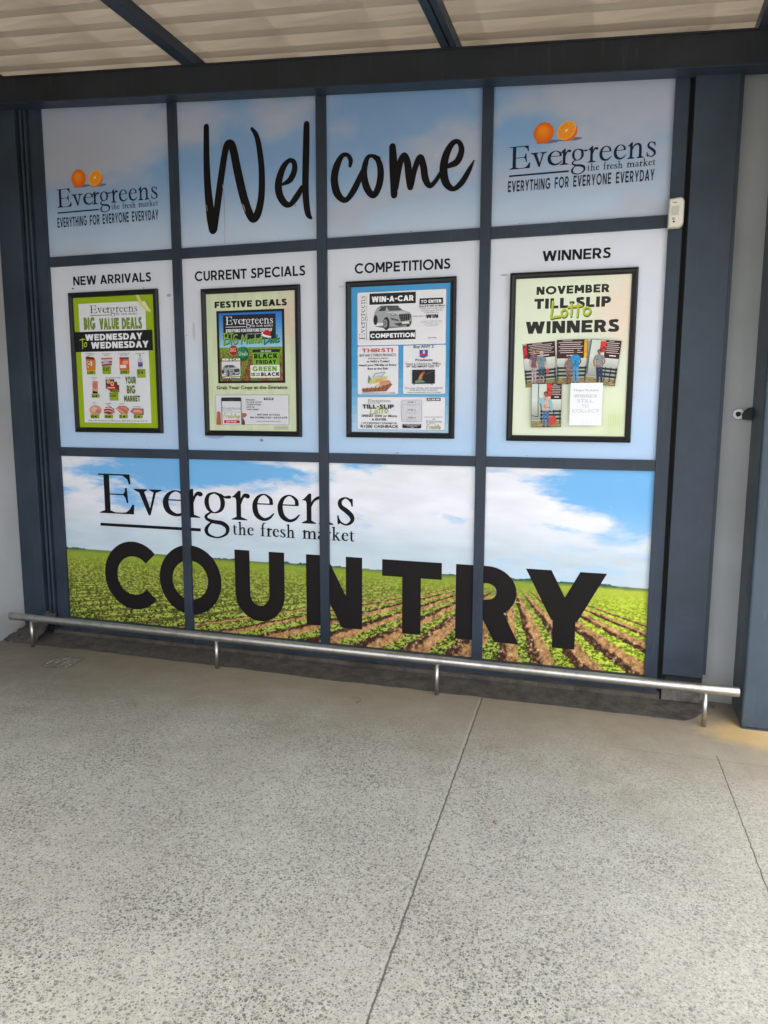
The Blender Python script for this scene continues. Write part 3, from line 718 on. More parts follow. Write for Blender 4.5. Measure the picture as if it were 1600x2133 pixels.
for s_ in ([(262, 784, 9), (266, 850, 10), (268, 920, 9)], [(228, 806, 8), (262, 798, 9), (298, 794, 8)], [(306, 836, 10), (288, 860, 11), (292, 890, 10), (314, 884, 10), (318, 850, 9), (304, 836, 9)]): a.stroke(s_, (176, 206, 40), Zm)
def price(x0, y0, x1, y1, t, top=None):
    a.rect((x0, y0), (x1, y1), GN, Zm, .0012); h = 36
    yb = y0+(h+10 if not top else 62)
    T(a, Zm, t, (x0+8, yb), (x0+(x1-x0)*.74, yb), 34, K, 'b', .016)
    T(a, Zm, '99', (x1-26, yb-20), (x1-6, yb-20), 10, K)
    if top: T(a, Zm, top, (x0+10, y0+22), (x1-8, y0+22), 14, K, 'b', .02)
def caption(x0, x1, y, t1, t2=None):
    T(a, Zm, t1, (x0, y), (x1, y-2), 11, (50, 50, 60), 'b', .02)
    if t2: T(a, Zm, t2, (x0+24, y+20), (x1-24, y+18), 11, (50, 50, 60), 'b', .02)
caption(305, 412, 988, 'Economix Large', 'Eggs 30s'); caption(518, 630, 990, 'Five Roses', 'Ceylon blend 100g'); caption(728, 878, 988, 'Crown Rings 30', 'Chicken Portions 5kg'); caption(955, 1072, 986, 'Sunpride 1.5L')
# products
a.px([(305, 1030), (420, 1045), (436, 1070), (436, 1200), (318, 1200)], (206, 120, 52), Zm); a.px([(312, 1018), (415, 1032), (425, 1062), (305, 1055)], (112, 34, 26), Zm)
a.px([(330, 1090), (390, 1085), (392, 1160), (334, 1168)], (228, 222, 214), Zm); a.px([(345, 1140), (432, 1150), (432, 1196), (340, 1196)], (226, 118, 30), Zm); a.oval((352, 1120), 20, 26, (172, 70, 24), Zm); a.oval((352, 1120), 10, 15, (230, 210, 190), Zm)
for k in range(5): a.px([(505+k*4, 1040+k*22), (650, 1036+k*20), (655-k*2, 1064+k*18), (512, 1066+k*20)], [(190, 90, 70), (226, 206, 190), (150, 40, 52), (214, 150, 140), (130, 26, 60)][k], Zm)
a.oval((570, 1090), 42, 18, (168, 176, 214), Zm)
a.px([(746, 1030), (870, 1030), (878, 1196), (750, 1196)], (206, 92, 58), Zm); a.rect((750, 1032), (870, 1048), (50, 44, 60), Zm); a.rect((790, 1075), (860, 1120), (226, 160, 130), Zm); a.rect((755, 1130), (838, 1172), (232, 222, 216), Zm); a.oval((782, 1062), 16, 18, (196, 40, 34), Zm)
a.px([(1005, 1005), (1028, 1005), (1030, 1025), (1048, 1060), (1052, 1175), (990, 1175), (988, 1060), (1004, 1025)], (186, 194, 204), Zm); a.rect((990, 1094), (1053, 1152), (44, 84, 160), Zm); a.rect((996, 1100), (1046, 1118), (206, 60, 70), Zm); a.rect((1004, 996), (1028, 1008), (40, 44, 60), Zm)
price(322, 1204, 436, 1254, '139'); price(524, 1146, 640, 1250, '50', 'BUY 3 FOR'); price(756, 1198, 880, 1250, '299'); price(976, 1186, 1092, 1296, '54', 'BUY 3 FOR')
caption(384, 452, 1304, 'Hot Pops', 'Sausage loose 500g'); caption(562, 760, 1306, 'Crown Sausage Burgers 2 x 400g')
a.px([(394, 1340), (470, 1340), (466, 1500), (396, 1500)], (212, 150, 136), Zm); a.oval((430, 1400), 28, 36, (196, 112, 90), Zm); a.px([(396, 1470), (466, 1480), (464, 1504), (398, 1504)], (50, 30, 30), Zm)
a.px([(568, 1320), (680, 1318), (682, 1350), (716, 1350), (722, 1392), (745, 1392), (748, 1488), (636, 1482), (610, 1450), (572, 1440)], (96, 52, 40), Zm); a.px([(572, 1404), (690, 1404), (720, 1440), (740, 1462), (612, 1462), (574, 1420)], (186, 46, 34), Zm)
a.oval((606, 1350), 26, 22, (206, 160, 120), Zm); a.oval((656, 1375), 24, 26, (232, 190, 160), Zm); a.oval((656, 1375), 13, 14, (190, 70, 40), Zm); a.rect((660, 1460), (745, 1488), (96, 130, 60), Zm); a.rect((590, 1424), (690, 1434), (226, 216, 200), Zm)
price(386, 1508, 490, 1558, '64'); price(618, 1488, 738, 1596, '100', 'BUY 3 FOR')
for t, p0, p1, h in (('YOUR', (828, 1380), (966, 1368), 90), ('BIG', (850, 1506), (960, 1502), 106), ('MARKET', (812, 1614), (1020, 1604), 78)): T(a, Zm, t, p0, p1, h, (92, 118, 22), 'c', .24)
caption(404, 444, 1630, 'Mutton', 'Stew'); caption(562, 648, 1640, 'Crumbed Steak', 'Rump'); caption(750, 812, 1644, 'Pork Ribs'); caption(934, 1026, 1682, 'Pork Leg Chops')
a.oval((438, 1722), 80, 56, (206, 148, 128), Zm); a.oval((425, 1712), 40, 26, (226, 176, 156), Zm); a.oval((470, 1735), 32, 20, (190, 120, 104), Zm)
a.px([(545, 1720), (570, 1680), (630, 1672), (684, 1710), (684, 1760), (620, 1776), (548, 1760)], (150, 44, 44), Zm); a.stroke([(548, 1706, 9), (600, 1694, 12), (640, 1700, 12), (680, 1730, 8)], (232, 206, 200), Zm); a.stroke([(550, 1740, 8), (610, 1728, 10), (670, 1752, 8)], (226, 196, 190), Zm)
a.px([(702, 1700), (750, 1664), (830, 1666), (880, 1706), (850, 1776), (770, 1770)], (190, 108, 84), Zm); a.stroke([(720, 1700, 14), (780, 1740, 18), (820, 1765, 10)], (224, 160, 134), Zm); a.stroke([(770, 1680, 12), (830, 1700, 18), (862, 1730, 10)], (214, 140, 110), Zm)
a.px([(892, 1740), (930, 1696), (1064, 1704), (1066, 1782), (960, 1780)], (50, 36, 48), Zm); a.px([(906, 1736), (940, 1702), (1056, 1714), (1054, 1772), (962, 1772)], (206, 126, 102), Zm); a.stroke([(940, 1740, 14), (1000, 1730, 16), (1040, 1750, 8)], (232, 176, 150), Zm)
price(374, 1776, 488, 1828, '84'); price(556, 1778, 670, 1828, '94'); price(746, 1778, 860, 1828, '54'); price(936, 1778, 1052, 1828, '54')
T(a, Zm, 'Deals valid 17th January to 24th January 2024 while stocks last. E & OE', (346, 1862), (1118, 1870), 13, (70, 70, 80), 'b', .02)
# curled corner of clear film, its glare painted in as flat pale shapes
a.px([(960, 216), (1004, 216), (1045, 300), (1100, 390), (1166, 428), (1160, 446), (1090, 420), (1020, 340)], (214, 210, 110), Zm)
a.px([(1030, 330), (1092, 308), (1130, 380), (1166, 424), (1120, 412)], (226, 220, 170), Zm)
a.build('poster_sheet', M_paper, e)

# --- 2: festive deals
def bg_festive(s_, t_):
    base = np.array([206., 216., 182.]); pk = np.array([216., 196., 176.])
    k = max(0, 1-math.hypot((s_-1.05)/.42, (t_-.80)/.26))*1.6; k = min(k, 1)*.9; r = base*(1-k)+pk*k
    return tuple(r*(1+.015*math.sin(s_*37+t_*11)))
e, a = start(1, bg_festive); Zm = PZ[2]
T(a, Zm, 'FESTIVE DEALS', (258, 552), (1078, 530), 74, K, 's', .27)
a.rect((276, 592), (1064, 1408), (34, 22, 20), Zm)
x0, z1 = a.P(304, 618, Zm); x1, z0 = a.P(1036, 1382, Zm); zh_ = a.P(650, 1003, Zm)[1]
n = 12
a.layer()
for i in range(n):
    t = i/n; za = zh_+(z1-zh_)*i/n; zb_ = zh_+(z1-zh_)*(i+1)/n; a.poly([(x0, za), (x1, za), (x1, zb_), (x0, zb_)], (int(150-120*t), int(200-90*t), int(226-26*t)))
nx_, nz_ = 64, 34
for i in range(nx_):
    for k in range(nz_):
        xa = x0+(x1-x0)*i/nx_; xb = x0+(x1-x0)*(i+1)/nx_; za = z0+(zh_-z0)*k/nz_; zb_ = z0+(zh_-z0)*(k+1)/nz_
        d = (nz_-k)/nz_; s_ = (i+.5)/nx_-.56; X = s_/(d+.03); st = math.cos(X*22); far = max(0, 1-d*3)
        g_ = st+far*1.5 > .15; r = random.uniform(.8, 1.15)
        c = ((120, 150, 50) if d < .3 else (110, 130, 46)) if g_ else ((112, 74, 44) if random.random() < .7 else (160, 110, 66))
        a.poly([(xa, za), (xb, za), (xb, zb_), (xa, zb_)], tuple(min(255, q*r) for q in c))
a.rect((352, 640), (956, 906), (32, 34, 42), Zm)
T(a, Zm, '', (384, 748), (922, 730), 92, (232, 232, 236), 'logo')
T(a, Zm, 'EVERYTHING FOR EVERYONE EVERYDAY', (388, 832), (914, 824), 38, (226, 228, 232), 'c', .25)
T(a, Zm, '22 NOVEMBER TO 8 DECEMBER 2023', (624, 854), (790, 852), 9, (200, 202, 206), 'b', .02)
# brush words BIG Market Deals
def brush(strokes, c, sh=(20, 60, 30), wd=13, Zm=None, off=(5, 6)):
    for s_ in strokes: a.stroke([(x+off[0], y+off[1], wd) for x, y in s_], sh, Zm)
    for s_ in strokes: a.stroke([(x, y, wd) for x, y in s_], c, Zm)
GB = (150, 190, 60)
brush([[(368, 850), (372, 910), (362, 975)], [(350, 852), (400, 846), (410, 880), (380, 904)], [(380, 904), (424, 908), (420, 950), (366, 972)],
       [(452, 850), (448, 910), (446, 968)], [(430, 852), (470, 848)], [(518, 862), (486, 866), (472, 920), (482, 964), (514, 950), (514, 912), (490, 914)],
       [(560, 960), (578, 860), (592, 930), (622, 858), (624, 958)], [(670, 910), (646, 930), (652, 952), (672, 912), (676, 954)], [(692, 910), (694, 952)], [(694, 920), (712, 904)],
       [(722, 858), (720, 948)], [(744, 904), (722, 926), (748, 948)], [(756, 926), (776, 908), (756, 908), (758, 944), (780, 930)], [(792, 866), (790, 944)], [(778, 894), (806, 888)]], (130, 176, 56), Zm=Zm)
brush([[(828, 868), (822, 966)], [(812, 880), (862, 884), (876, 920), (826, 966)], [(888, 936), (910, 910), (890, 906), (888, 948), (912, 940)], [(942, 904), (918, 926), (926, 948), (944, 908), (950, 944)], [(966, 858), (958, 944)], [(998, 896), (976, 908), (994, 928), (970, 944)]], (60, 140, 90), Zm=Zm, wd=11)
a.px([(812, 852), (830, 812), (862, 804), (896, 826), (900, 862), (862, 862)], (196, 34, 36), Zm); a.stroke([(806, 862, 18), (850, 878, 22), (896, 884, 18)], (232, 226, 226), Zm); a.oval((802, 840), 10, 10, (232, 228, 228), Zm)
a.oval((472, 1036), 44, 48, (150, 30, 36), Zm); a.oval((466, 1028), 30, 32, (190, 52, 54), Zm); T(a, Zm, 'BIG', (440, 1058), (502, 1048), 40, (226, 206, 200), 'b', .0)
a.oval((586, 1078), 66, 74, (16, 96, 58), Zm); a.oval((578, 1064), 48, 54, (36, 130, 80), Zm); T(a, Zm, 'Deals', (536, 1120), (636, 1072), 46, (200, 228, 206), 'b', 0)
a.rect((576, 994), (596, 1010), (120, 130, 90), Zm); a.rect((466, 982), (480, 992), (140, 60, 40), Zm)
T(a, Zm, 'WIN-A-CAR', (346, 1158), (552, 1152), 26, (236, 236, 238), 's', .27)
a.rect((340, 1166), (556, 1330), (216, 218, 222), Zm)
def car(Zm, ox, oy, k):
    q = lambda L: [(ox+x*k, oy+y*k) for x, y in L]
    a.px(q([(430,800),(560,826),(820,800),(840,770),(600,780)]), (120, 122, 122), Zm)
    a.px(q([(424,660),(445,610),(500,575),(600,566),(690,575),(755,622),(815,640),(842,670),(845,740),(825,785),(690,800),(600,800),(560,760),(440,760),(422,720)]), (160, 163, 164), Zm)
    a.px(q([(470,630),(505,585),(560,578),(548,626)]), (52, 60, 62), Zm)
    a.px(q([(560,580),(690,584),(740,620),(590,628)]), (70, 80, 82), Zm)
    a.px(q([(445,604),(505,570),(690,568),(700,582),(520,578)]), (40, 44, 46), Zm)
    a.px(q([(560,640),(740,628),(800,642),(700,668),(620,670)]), (186, 194, 192), Zm)
    a.px(q([(598,655),(660,660),(676,676),(620,682)]), (40, 44, 46), Zm); a.px(q([(606,660),(650,664),(660,672),(624,674)]), (210, 214, 214), Zm)
    a.px(q([(700,664),(826,660),(834,690),(818,730),(720,742),(704,700)]), (36, 38, 40), Zm)
    for i in range(4):
        for j in range(5): a.oval((ox+(722+j*24)*k, oy+(672+i*17)*k), 6*k, 4.5*k, (120, 124, 124), Zm, 6)
    a.px(q([(600,700),(690,720),(710,745),(620,730)]), (90, 96, 96), Zm)
    a.px(q([(640,770),(840,740),(836,775),(700,796)]), (60, 64, 64), Zm); a.px(q([(732,748),(814,742),(816,768),(734,774)]), (216, 218, 216), Zm)
    a.oval((ox+440*k, oy+730*k), 24*k, 52*k, (28, 28, 30), Zm); a.oval((ox+560*k, oy+768*k), 36*k, 68*k, (28, 28, 30), Zm); a.oval((ox+550*k, oy+768*k), 22*k, 44*k, (150, 152, 152), Zm)
    for i in range(5):
        t = 2*math.pi*i/5; a.stroke([(ox+(550+4*math.cos(t))*k, oy+(768+8*math.sin(t))*k, 6*k), (ox+(550+18*math.cos(t))*k, oy+(768+38*math.sin(t))*k, 6*k)], (50, 52, 54), Zm)
    a.px(q([(790,782),(820,778),(808,806),(780,804)]), (30, 30, 32), Zm); a.oval((ox+500*k, oy+618*k), 14*k, 9*k, (50, 54, 54), Zm)
car(Zm, 148, 936, .475)
a.rect((340, 1334), (556, 1362), (40, 30, 28), Zm); T(a, Zm, 'COMPETITION', (350, 1358), (550, 1356), 20, (236, 236, 238), 's', .27)
a.rect((692, 1030), (1004, 1062), (30, 34, 28), Zm); T(a, Zm, 'SEE INSIDE', (786, 1054), (906, 1052), 14, (226, 226, 220), 's', .26)
a.rect((692, 1064), (1000, 1204), (118, 168, 44), Zm)
T(a, Zm, 'BLACK', (712, 1132), (978, 1128), 56, K, 's', .25); T(a, Zm, 'FRIDAY', (734, 1192), (962, 1190), 44, K, 's', .25)
a.rect((668, 1208), (1006, 1346), (222, 224, 222), Zm)
T(a, Zm, 'GREEN', (694, 1276), (970, 1272), 54, (110, 156, 36), 's', .25); T(a, Zm, 'IS', (682, 1330), (724, 1330), 36, K, 's', .25); T(a, Zm, 'THE', (734, 1310), (780, 1310), 14, K, 's', .24); T(a, Zm, 'NEW', (734, 1330), (780, 1330), 14, K, 's', .24); T(a, Zm, 'BLACK', (792, 1330), (1000, 1330), 42, K, 's', .25)
T(a, Zm, 'DISCOUNT PRICES - 24TH TO 26TH NOVEMBER 2023', (688, 1354), (996, 1354), 9, (226, 220, 210), 'b', .02)
T(a, Zm, 'Grab Your Copy at the Entrance', (286, 1480), (1092, 1478), 40, K, 'b', .016)
a.outline((272, 1546), (1110, 1888), (40, 40, 42), .0012, Zm, (214, 214, 220), .003)
a.px([(290, 1740), (310, 1728), (330, 1750), (338, 1886), (284, 1886)], (176, 96, 60), Zm); a.px([(574, 1750), (620, 1752), (632, 1776), (610, 1800), (580, 1804), (610, 1860), (606, 1886), (574, 1886)], (176, 96, 60), Zm); a.px([(580, 1802), (606, 1840), (608, 1886), (576, 1886)], (110, 50, 40), Zm)
a.rect((336, 1574), (574, 1886), (36, 38, 44), Zm, .008); a.rect((346, 1618), (566, 1884), (216, 217, 222), Zm); a.rect((430, 1602), (472, 1608), (90, 90, 96), Zm)
T(a, Zm, '', (352, 1714), (562, 1712), 34, (90, 96, 104), 'logo0'); T(a, Zm, 'TRADING IN DIGITAL DEALS', (358, 1744), (558, 1744), 9, (70, 70, 80))
for t_ in [[(368, 1810), (372, 1760), (396, 1754)], [(366, 1784), (388, 1780)], [(396, 1808), (398, 1784), (412, 1780)], [(414, 1796), (430, 1788), (416, 1782), (416, 1808), (432, 1804)], [(448, 1782), (438, 1790), (450, 1800), (438, 1810)], [(458, 1756), (458, 1810)], [(458, 1790), (472, 1786), (474, 1810)], [(482, 1810), (498, 1760), (508, 1810)], [(488, 1792), (506, 1792)], [(518, 1784), (516, 1826)], [(518, 1790), (530, 1786), (528, 1804), (518, 1806)], [(538, 1784), (536, 1826)], [(538, 1790), (550, 1786), (548, 1804), (538, 1806)]]: a.stroke([(x, y, 6) for x, y in t_], (150, 160, 60), Zm)
a.rect((372, 1832), (550, 1868), (176, 32, 40), Zm); T(a, Zm, 'EASY TO USE', (396, 1858), (512, 1858), 16, (236, 226, 226), 's', .26)
for i, t in enumerate(('SPECIALS', 'TILL-SLIP LOTTO', 'COMPETITIONS', 'RATE US', 'QUIZ GAMES')):
    xr = (722, 802, 788, 716, 766)[i]; T(a, Zm, t, (618+i*3, 1612+i*28), (xr, 1606+i*27), 16, (56, 56, 62), 's', .2)
a.rect((824, 1578), (932, 1604), K, Zm); T(a, Zm, 'SCAN ME', (836, 1598), (920, 1597), 14, WH, 's', .26)
T(a, Zm, 'INSTANT ACCESS', (750, 1780), (1006, 1780), 18, (50, 50, 56), 's', .2); T(a, Zm, 'NO DOWNLOAD - DATA-LITE', (670, 1812), (1090, 1814), 20, (50, 50, 56), 's', .2); T(a, Zm, 'http://evertosing.mobi/FreshApp', (742, 1850), (1016, 1854), 14, (80, 80, 86))
for i in range(14): a.stroke([(940+i*12+random.uniform(-4, 4), 1934, 2), (944+i*12, 1905+random.uniform(-8, 8), 2), (950+i*12, 1936, 2)], (150, 158, 130), Zm)
a.build('poster_sheet', M_paper, e)

# --- 3: competitions
def bg_comp(s_, t_):
    k = 1-t_; f = max(0, .45-t_)/.45
    c0 = np.array([64., 152., 208.]); c1 = np.array([178., 206., 228.]); r = c0*(1-f)+c1*f; return tuple(r)
e, a = start(2, bg_comp); Zm = PZ[3]
BL = (56, 96, 130); PW = (228, 228, 233)
a.outline((236, 424), (1220, 994), BL, .0012, Zm, PW, .008); a.outline((238, 1020), (694, 1556), BL, .0012, Zm, PW, .008); a.outline((746, 1010), (1216, 1550), BL, .0012, Zm, PW, .008); a.outline((236, 1584), (1210, 1954), BL, .0012, Zm, PW, .008)
vx, vz = a.P(322, 950, Zm); vx1 = a.P(322, 460, Zm)[1]; logo(a, vx, vx+(vx1-vz), vz, (a.P(322, 900, Zm)[0]-a.P(258, 900, Zm)[0]), (60, 62, 70), vert=True)
a.rect((372, 436), (886, 540), K, Zm); T(a, Zm, 'WIN-A-CAR', (398, 534), (862, 510), 62, (236, 236, 240), 's', .25)
car(Zm, 0, 0, 1.0)
a.rect((374, 852), (884, 940), K, Zm); T(a, Zm, 'COMPETITION', (384, 930), (876, 918), 50, (236, 236, 240), 's', .25)
a.rect((930, 490), (1190, 548), K, Zm); T(a, Zm, 'TO ENTER', (946, 542), (1172, 532), 34, (236, 236, 240), 's', .25)
T(a, Zm, 'Spend R1200 or More', (924, 584), (1210, 576), 20, K, 'b', .016)
for i, (t, x0, x1, y) in enumerate((('Swipe your Loyalty Card', 940, 1196, 606), ('and place your Till-Slip', 950, 1188, 632), ('in the Prize Car', 984, 1144, 654))): T(a, Zm, t, (x0, y), (x1, y-6), 16, (70, 70, 76))
T(a, Zm, 'Stand a chance to', (862, 694), (990, 690), 16, (70, 70, 76)); T(a, Zm, 'WIN', (1000, 710), (1136, 706), 42, K, 's', .25)
for i, (t, x0, x1) in enumerate((('Starting from 27th October 2023', 946, 1178), ('Competition ends 28th February 2024', 938, 1178), ('Winner drawn on the', 990, 1130), ('29th of February 2024', 980, 1140), ('Ts and Cs Apply', 1002, 1122))): T(a, Zm, t, (x0, 744+i*14), (x1, 740+i*14), 8, (100, 100, 106))
T(a, Zm, 'SCAN TO VIEW', (1022, 932), (1116, 930), 11, (60, 60, 66), 's', .2)
T(a, Zm, 'THIRSTI', (294, 1088), (632, 1084), 42, (190, 66, 56), 's', .18)
T(a, Zm, 'BUY ANY 2 THIRSTI PRODUCTS', (266, 1136), (668, 1130), 28, (80, 76, 82), 'b', .012)
for t, x0, x1, y, c, wt in (('and stand a chance', 358, 578, 1164, (90, 88, 94), .01), ('to WIN a Trailer!', 342, 594, 1200, (50, 48, 54), .03), ('Insert you Till-Slip at Entry', 262, 674, 1240, (50, 48, 54), .03), ('Box at the Exit', 354, 580, 1280, (50, 48, 54), .03)): T(a, Zm, t, (x0, y), (x1, y-3), 21, c, 'b', wt)
a.px([(288, 1494), (430, 1470), (480, 1440), (600, 1420), (628, 1446), (560, 1520), (300, 1530)], (150, 92, 66), Zm); a.px([(330, 1490), (480, 1478), (600, 1430), (610, 1410), (480, 1430), (440, 1460)], (214, 190, 172), Zm); a.px([(480, 1410), (590, 1396), (612, 1420), (500, 1470)], (206, 140, 110), Zm)
a.px([(356, 1400), (430, 1380), (540, 1356), (578, 1360), (560, 1390), (440, 1432), (368, 1440)], (206, 196, 120), Zm); a.px([(440, 1392), (520, 1372), (516, 1400), (440, 1420)], (206, 160, 90), Zm); a.px([(408, 1372), (430, 1320), (556, 1302), (520, 1354)], (150, 158, 164), Zm); a.px([(420, 1364), (438, 1328), (540, 1312), (512, 1348)], (206, 210, 214), Zm); a.px([(362, 1340), (396, 1384), (356, 1416)], (110, 130, 110), Zm); a.oval((368, 1414), 10, 12, (96, 140, 80), Zm)
for k in range(7): a.stroke([(300+k*44, 1520-k*3, 7), (310+k*44, 1486-k*6, 7)], (112, 58, 42), Zm)
T(a, Zm, 'WINNER WILL BE ANNOUNCED ON THE 27TH OF NOVEMBER', (284, 1546), (662, 1544), 10, (60, 60, 66), 'b', .02)
T(a, Zm, 'Buy ANY 2', (864, 1040), (1088, 1036), 30, (50, 48, 54), 'b', .016)
a.px([(930, 1062), (1022, 1060), (1022, 1130), (976, 1150), (932, 1140)], (42, 80, 160), Zm); a.oval((978, 1086), 14, 20, (226, 190, 206), Zm); a.rect((940, 1106), (1014, 1128), (196, 50, 60), Zm, .001)
T(a, Zm, 'Products', (884, 1186), (1074, 1184), 28, (50, 48, 54), 'b', .016); T(a, Zm, 'Stand a Chance to', (774, 1228), (1058, 1224), 25, (96, 94, 100), 'b', .004); T(a, Zm, 'WIN a', (1072, 1224), (1164, 1222), 24, (60, 58, 64), 'b', .02); T(a, Zm, '39" HD SMART LED TV', (786, 1258), (1150, 1254), 25, (60, 58, 64), 'b', .012)
a.rect((848, 1282), (1100, 1436), (30, 32, 38), Zm); a.px([(912, 1386), (940, 1330), (980, 1300), (988, 1316), (950, 1370), (930, 1392)], (206, 120, 50), Zm); a.px([(880, 1406), (940, 1384), (1000, 1420), (880, 1430)], (120, 130, 110), Zm); a.px([(968, 1306), (986, 1300), (990, 1320), (966, 1340)], (196, 50, 44), Zm); a.px([(930, 1386), (970, 1380), (960, 1362)], (90, 150, 60), Zm); a.stroke([(1000, 1330, 2), (1050, 1310, 3), (1090, 1296, 2)], (110, 116, 120), Zm)
a.stroke([(886, 1434, 6), (864, 1450, 4)], K, Zm); a.stroke([(1056, 1434, 6), (1078, 1450, 4)], K, Zm)
T(a, Zm, 'Place your Till-Slip with Your Details', (770, 1494), (1186, 1490), 19, (110, 108, 114)); T(a, Zm, 'in the Entry Box at the Exit', (822, 1516), (1132, 1512), 19, (110, 108, 114)); T(a, Zm, 'WINNER WILL BE ANNOUNCED ON THE 1ST OF DECEMBER', (790, 1538), (1168, 1536), 9, (60, 60, 66), 'b', .02)
T(a, Zm, '', (358, 1644), (608, 1640), 34, (96, 100, 108), 'logo0')
T(a, Zm, 'TILL-SLIP', (298, 1716), (646, 1710), 46, K, 's', .22)
LT = lambda s, ox, oy, k, wd, Zm, c: [a.stroke([(ox+x*k, oy+y*k, wd) for x, y in q], c, Zm) for q in s]
LOTTO = [[(42, 0), (36, 80), (24, 158), (60, 154), (112, 148)], [(150, 78), (130, 100), (134, 140), (162, 146), (182, 116), (176, 84), (150, 78)], [(228, 20), (228, 90), (222, 142)], [(196, 56), (240, 50), (330, 40)], [(292, 20), (290, 90), (284, 146)], [(372, 56), (350, 80), (352, 120), (384, 132), (412, 104), (408, 68), (376, 54)]]
LT(LOTTO, 372, 1694, .5, 9, Zm, (150, 168, 50))
T(a, Zm, 'SPEND 1000 or More', (286, 1806), (680, 1804), 25, (50, 48, 54), 'b', .018); T(a, Zm, '& ENTER', (400, 1846), (564, 1844), 25, (50, 48, 54), 'b', .016); T(a, Zm, '1 OF 5 MONTHLY WINNERS OF', (286, 1884), (678, 1882), 18, (50, 48, 54), 'b', .02); T(a, Zm, 'R1200 CASHBACK', (278, 1926), (698, 1926), 33, (40, 38, 44), 'b', .018)
a.outline((734, 1618), (954, 1858), (110, 110, 116), .001, Zm, (206, 206, 214), .001)
for i, t in enumerate(('STEP 1', 'STEP 2', 'STEP 3')): T(a, Zm, t, (798, 1652+i*85), (886, 1650+i*85), 17, (50, 50, 56), 'b', .016); T(a, Zm, ('Complete your contact details', 'Take a photo of your Till Slip', 'Play Lotto Game')[i], (752+i*16, 1670+i*85), (934-i*16, 1668+i*85), 9, (120, 120, 126)); T(a, Zm, ('on your phone', 'of your slip', 'and win')[i], (790, 1686+i*85), (890, 1684+i*85), 9, (130, 130, 136))
a.rect((742, 1884), (948, 1930), K, Zm)
for i, t in enumerate(('WINNERS ANNOUNCED', 'ON THE 15TH', 'of Each Month')): T(a, Zm, t, (756+i*36, 1898+i*14), (938-i*36, 1898+i*14), 9, WH, 'b', .02)
a.rect((1012, 1594), (1164, 1626), (40, 40, 44), Zm); T(a, Zm, 'SCAN ME', (1022, 1620), (1154, 1618), 18, WH, 's', .26)
T(a, Zm, 'http://evertosing.mobi/lotto', (980, 1812), (1192, 1810), 11, (70, 70, 76)); T(a, Zm, 'or', (1078, 1838), (1108, 1838), 20, (70, 70, 76)); T(a, Zm, '', (1002, 1870), (1180, 1868), 30, (110, 114, 120), 'logo0')
for t_ in [[(1010, 1942), (1018, 1896), (1044, 1890)], [(1012, 1916), (1034, 1912)], [(1046, 1938), (1050, 1912), (1062, 1910)], [(1066, 1926), (1080, 1918), (1068, 1912), (1068, 1938), (1082, 1934)], [(1096, 1912), (1086, 1920), (1098, 1928), (1086, 1938)], [(1106, 1890), (1106, 1938)], [(1106, 1920), (1118, 1916), (1120, 1938)], [(1126, 1938), (1138, 1892), (1146, 1938)], [(1154, 1912), (1152, 1950)], [(1154, 1918), (1162, 1914), (1160, 1932)]]: a.stroke([(x, y, 6) for x, y in t_], (150, 160, 60), Zm)
a.build('poster_sheet', M_paper, e)

# --- 4: winners
def bg_win(s_, t_):
    base = np.array([222., 230., 206.]); pk = np.array([236., 214., 196.])
    k = max(0, 1-math.hypot((s_-1.0)/.40, (t_-.78)/.30))*1.5; k = min(k, 1)*.9; r = base*(1-k)+pk*k
    y = max(0, 1-math.hypot((s_-.9)/.35, (t_-.10)/.25)); r = r*(1-y*.5)+np.array([220, 234, 176])*y*.5; return tuple(r)
e, a = start(3, bg_win); Zm = PZ[4]; BK = (34, 30, 28)
T(a, Zm, 'NOVEMBER', (376, 558), (1112, 520), 82, BK, 's', .25); T(a, Zm, 'TILL-SLIP', (356, 700), (1128, 668), 104, BK, 's', .27)
LT([[(x, y+8) for x, y in q] for q in LOTTO], 502, 626, 1.02, 22, Zm, (96, 104, 30)); LT(LOTTO, 498, 620, 1.02, 20, Zm, (176, 192, 44))
T(a, Zm, 'WINNERS', (266, 955), (1206, 918), 124, BK, 's', .25)
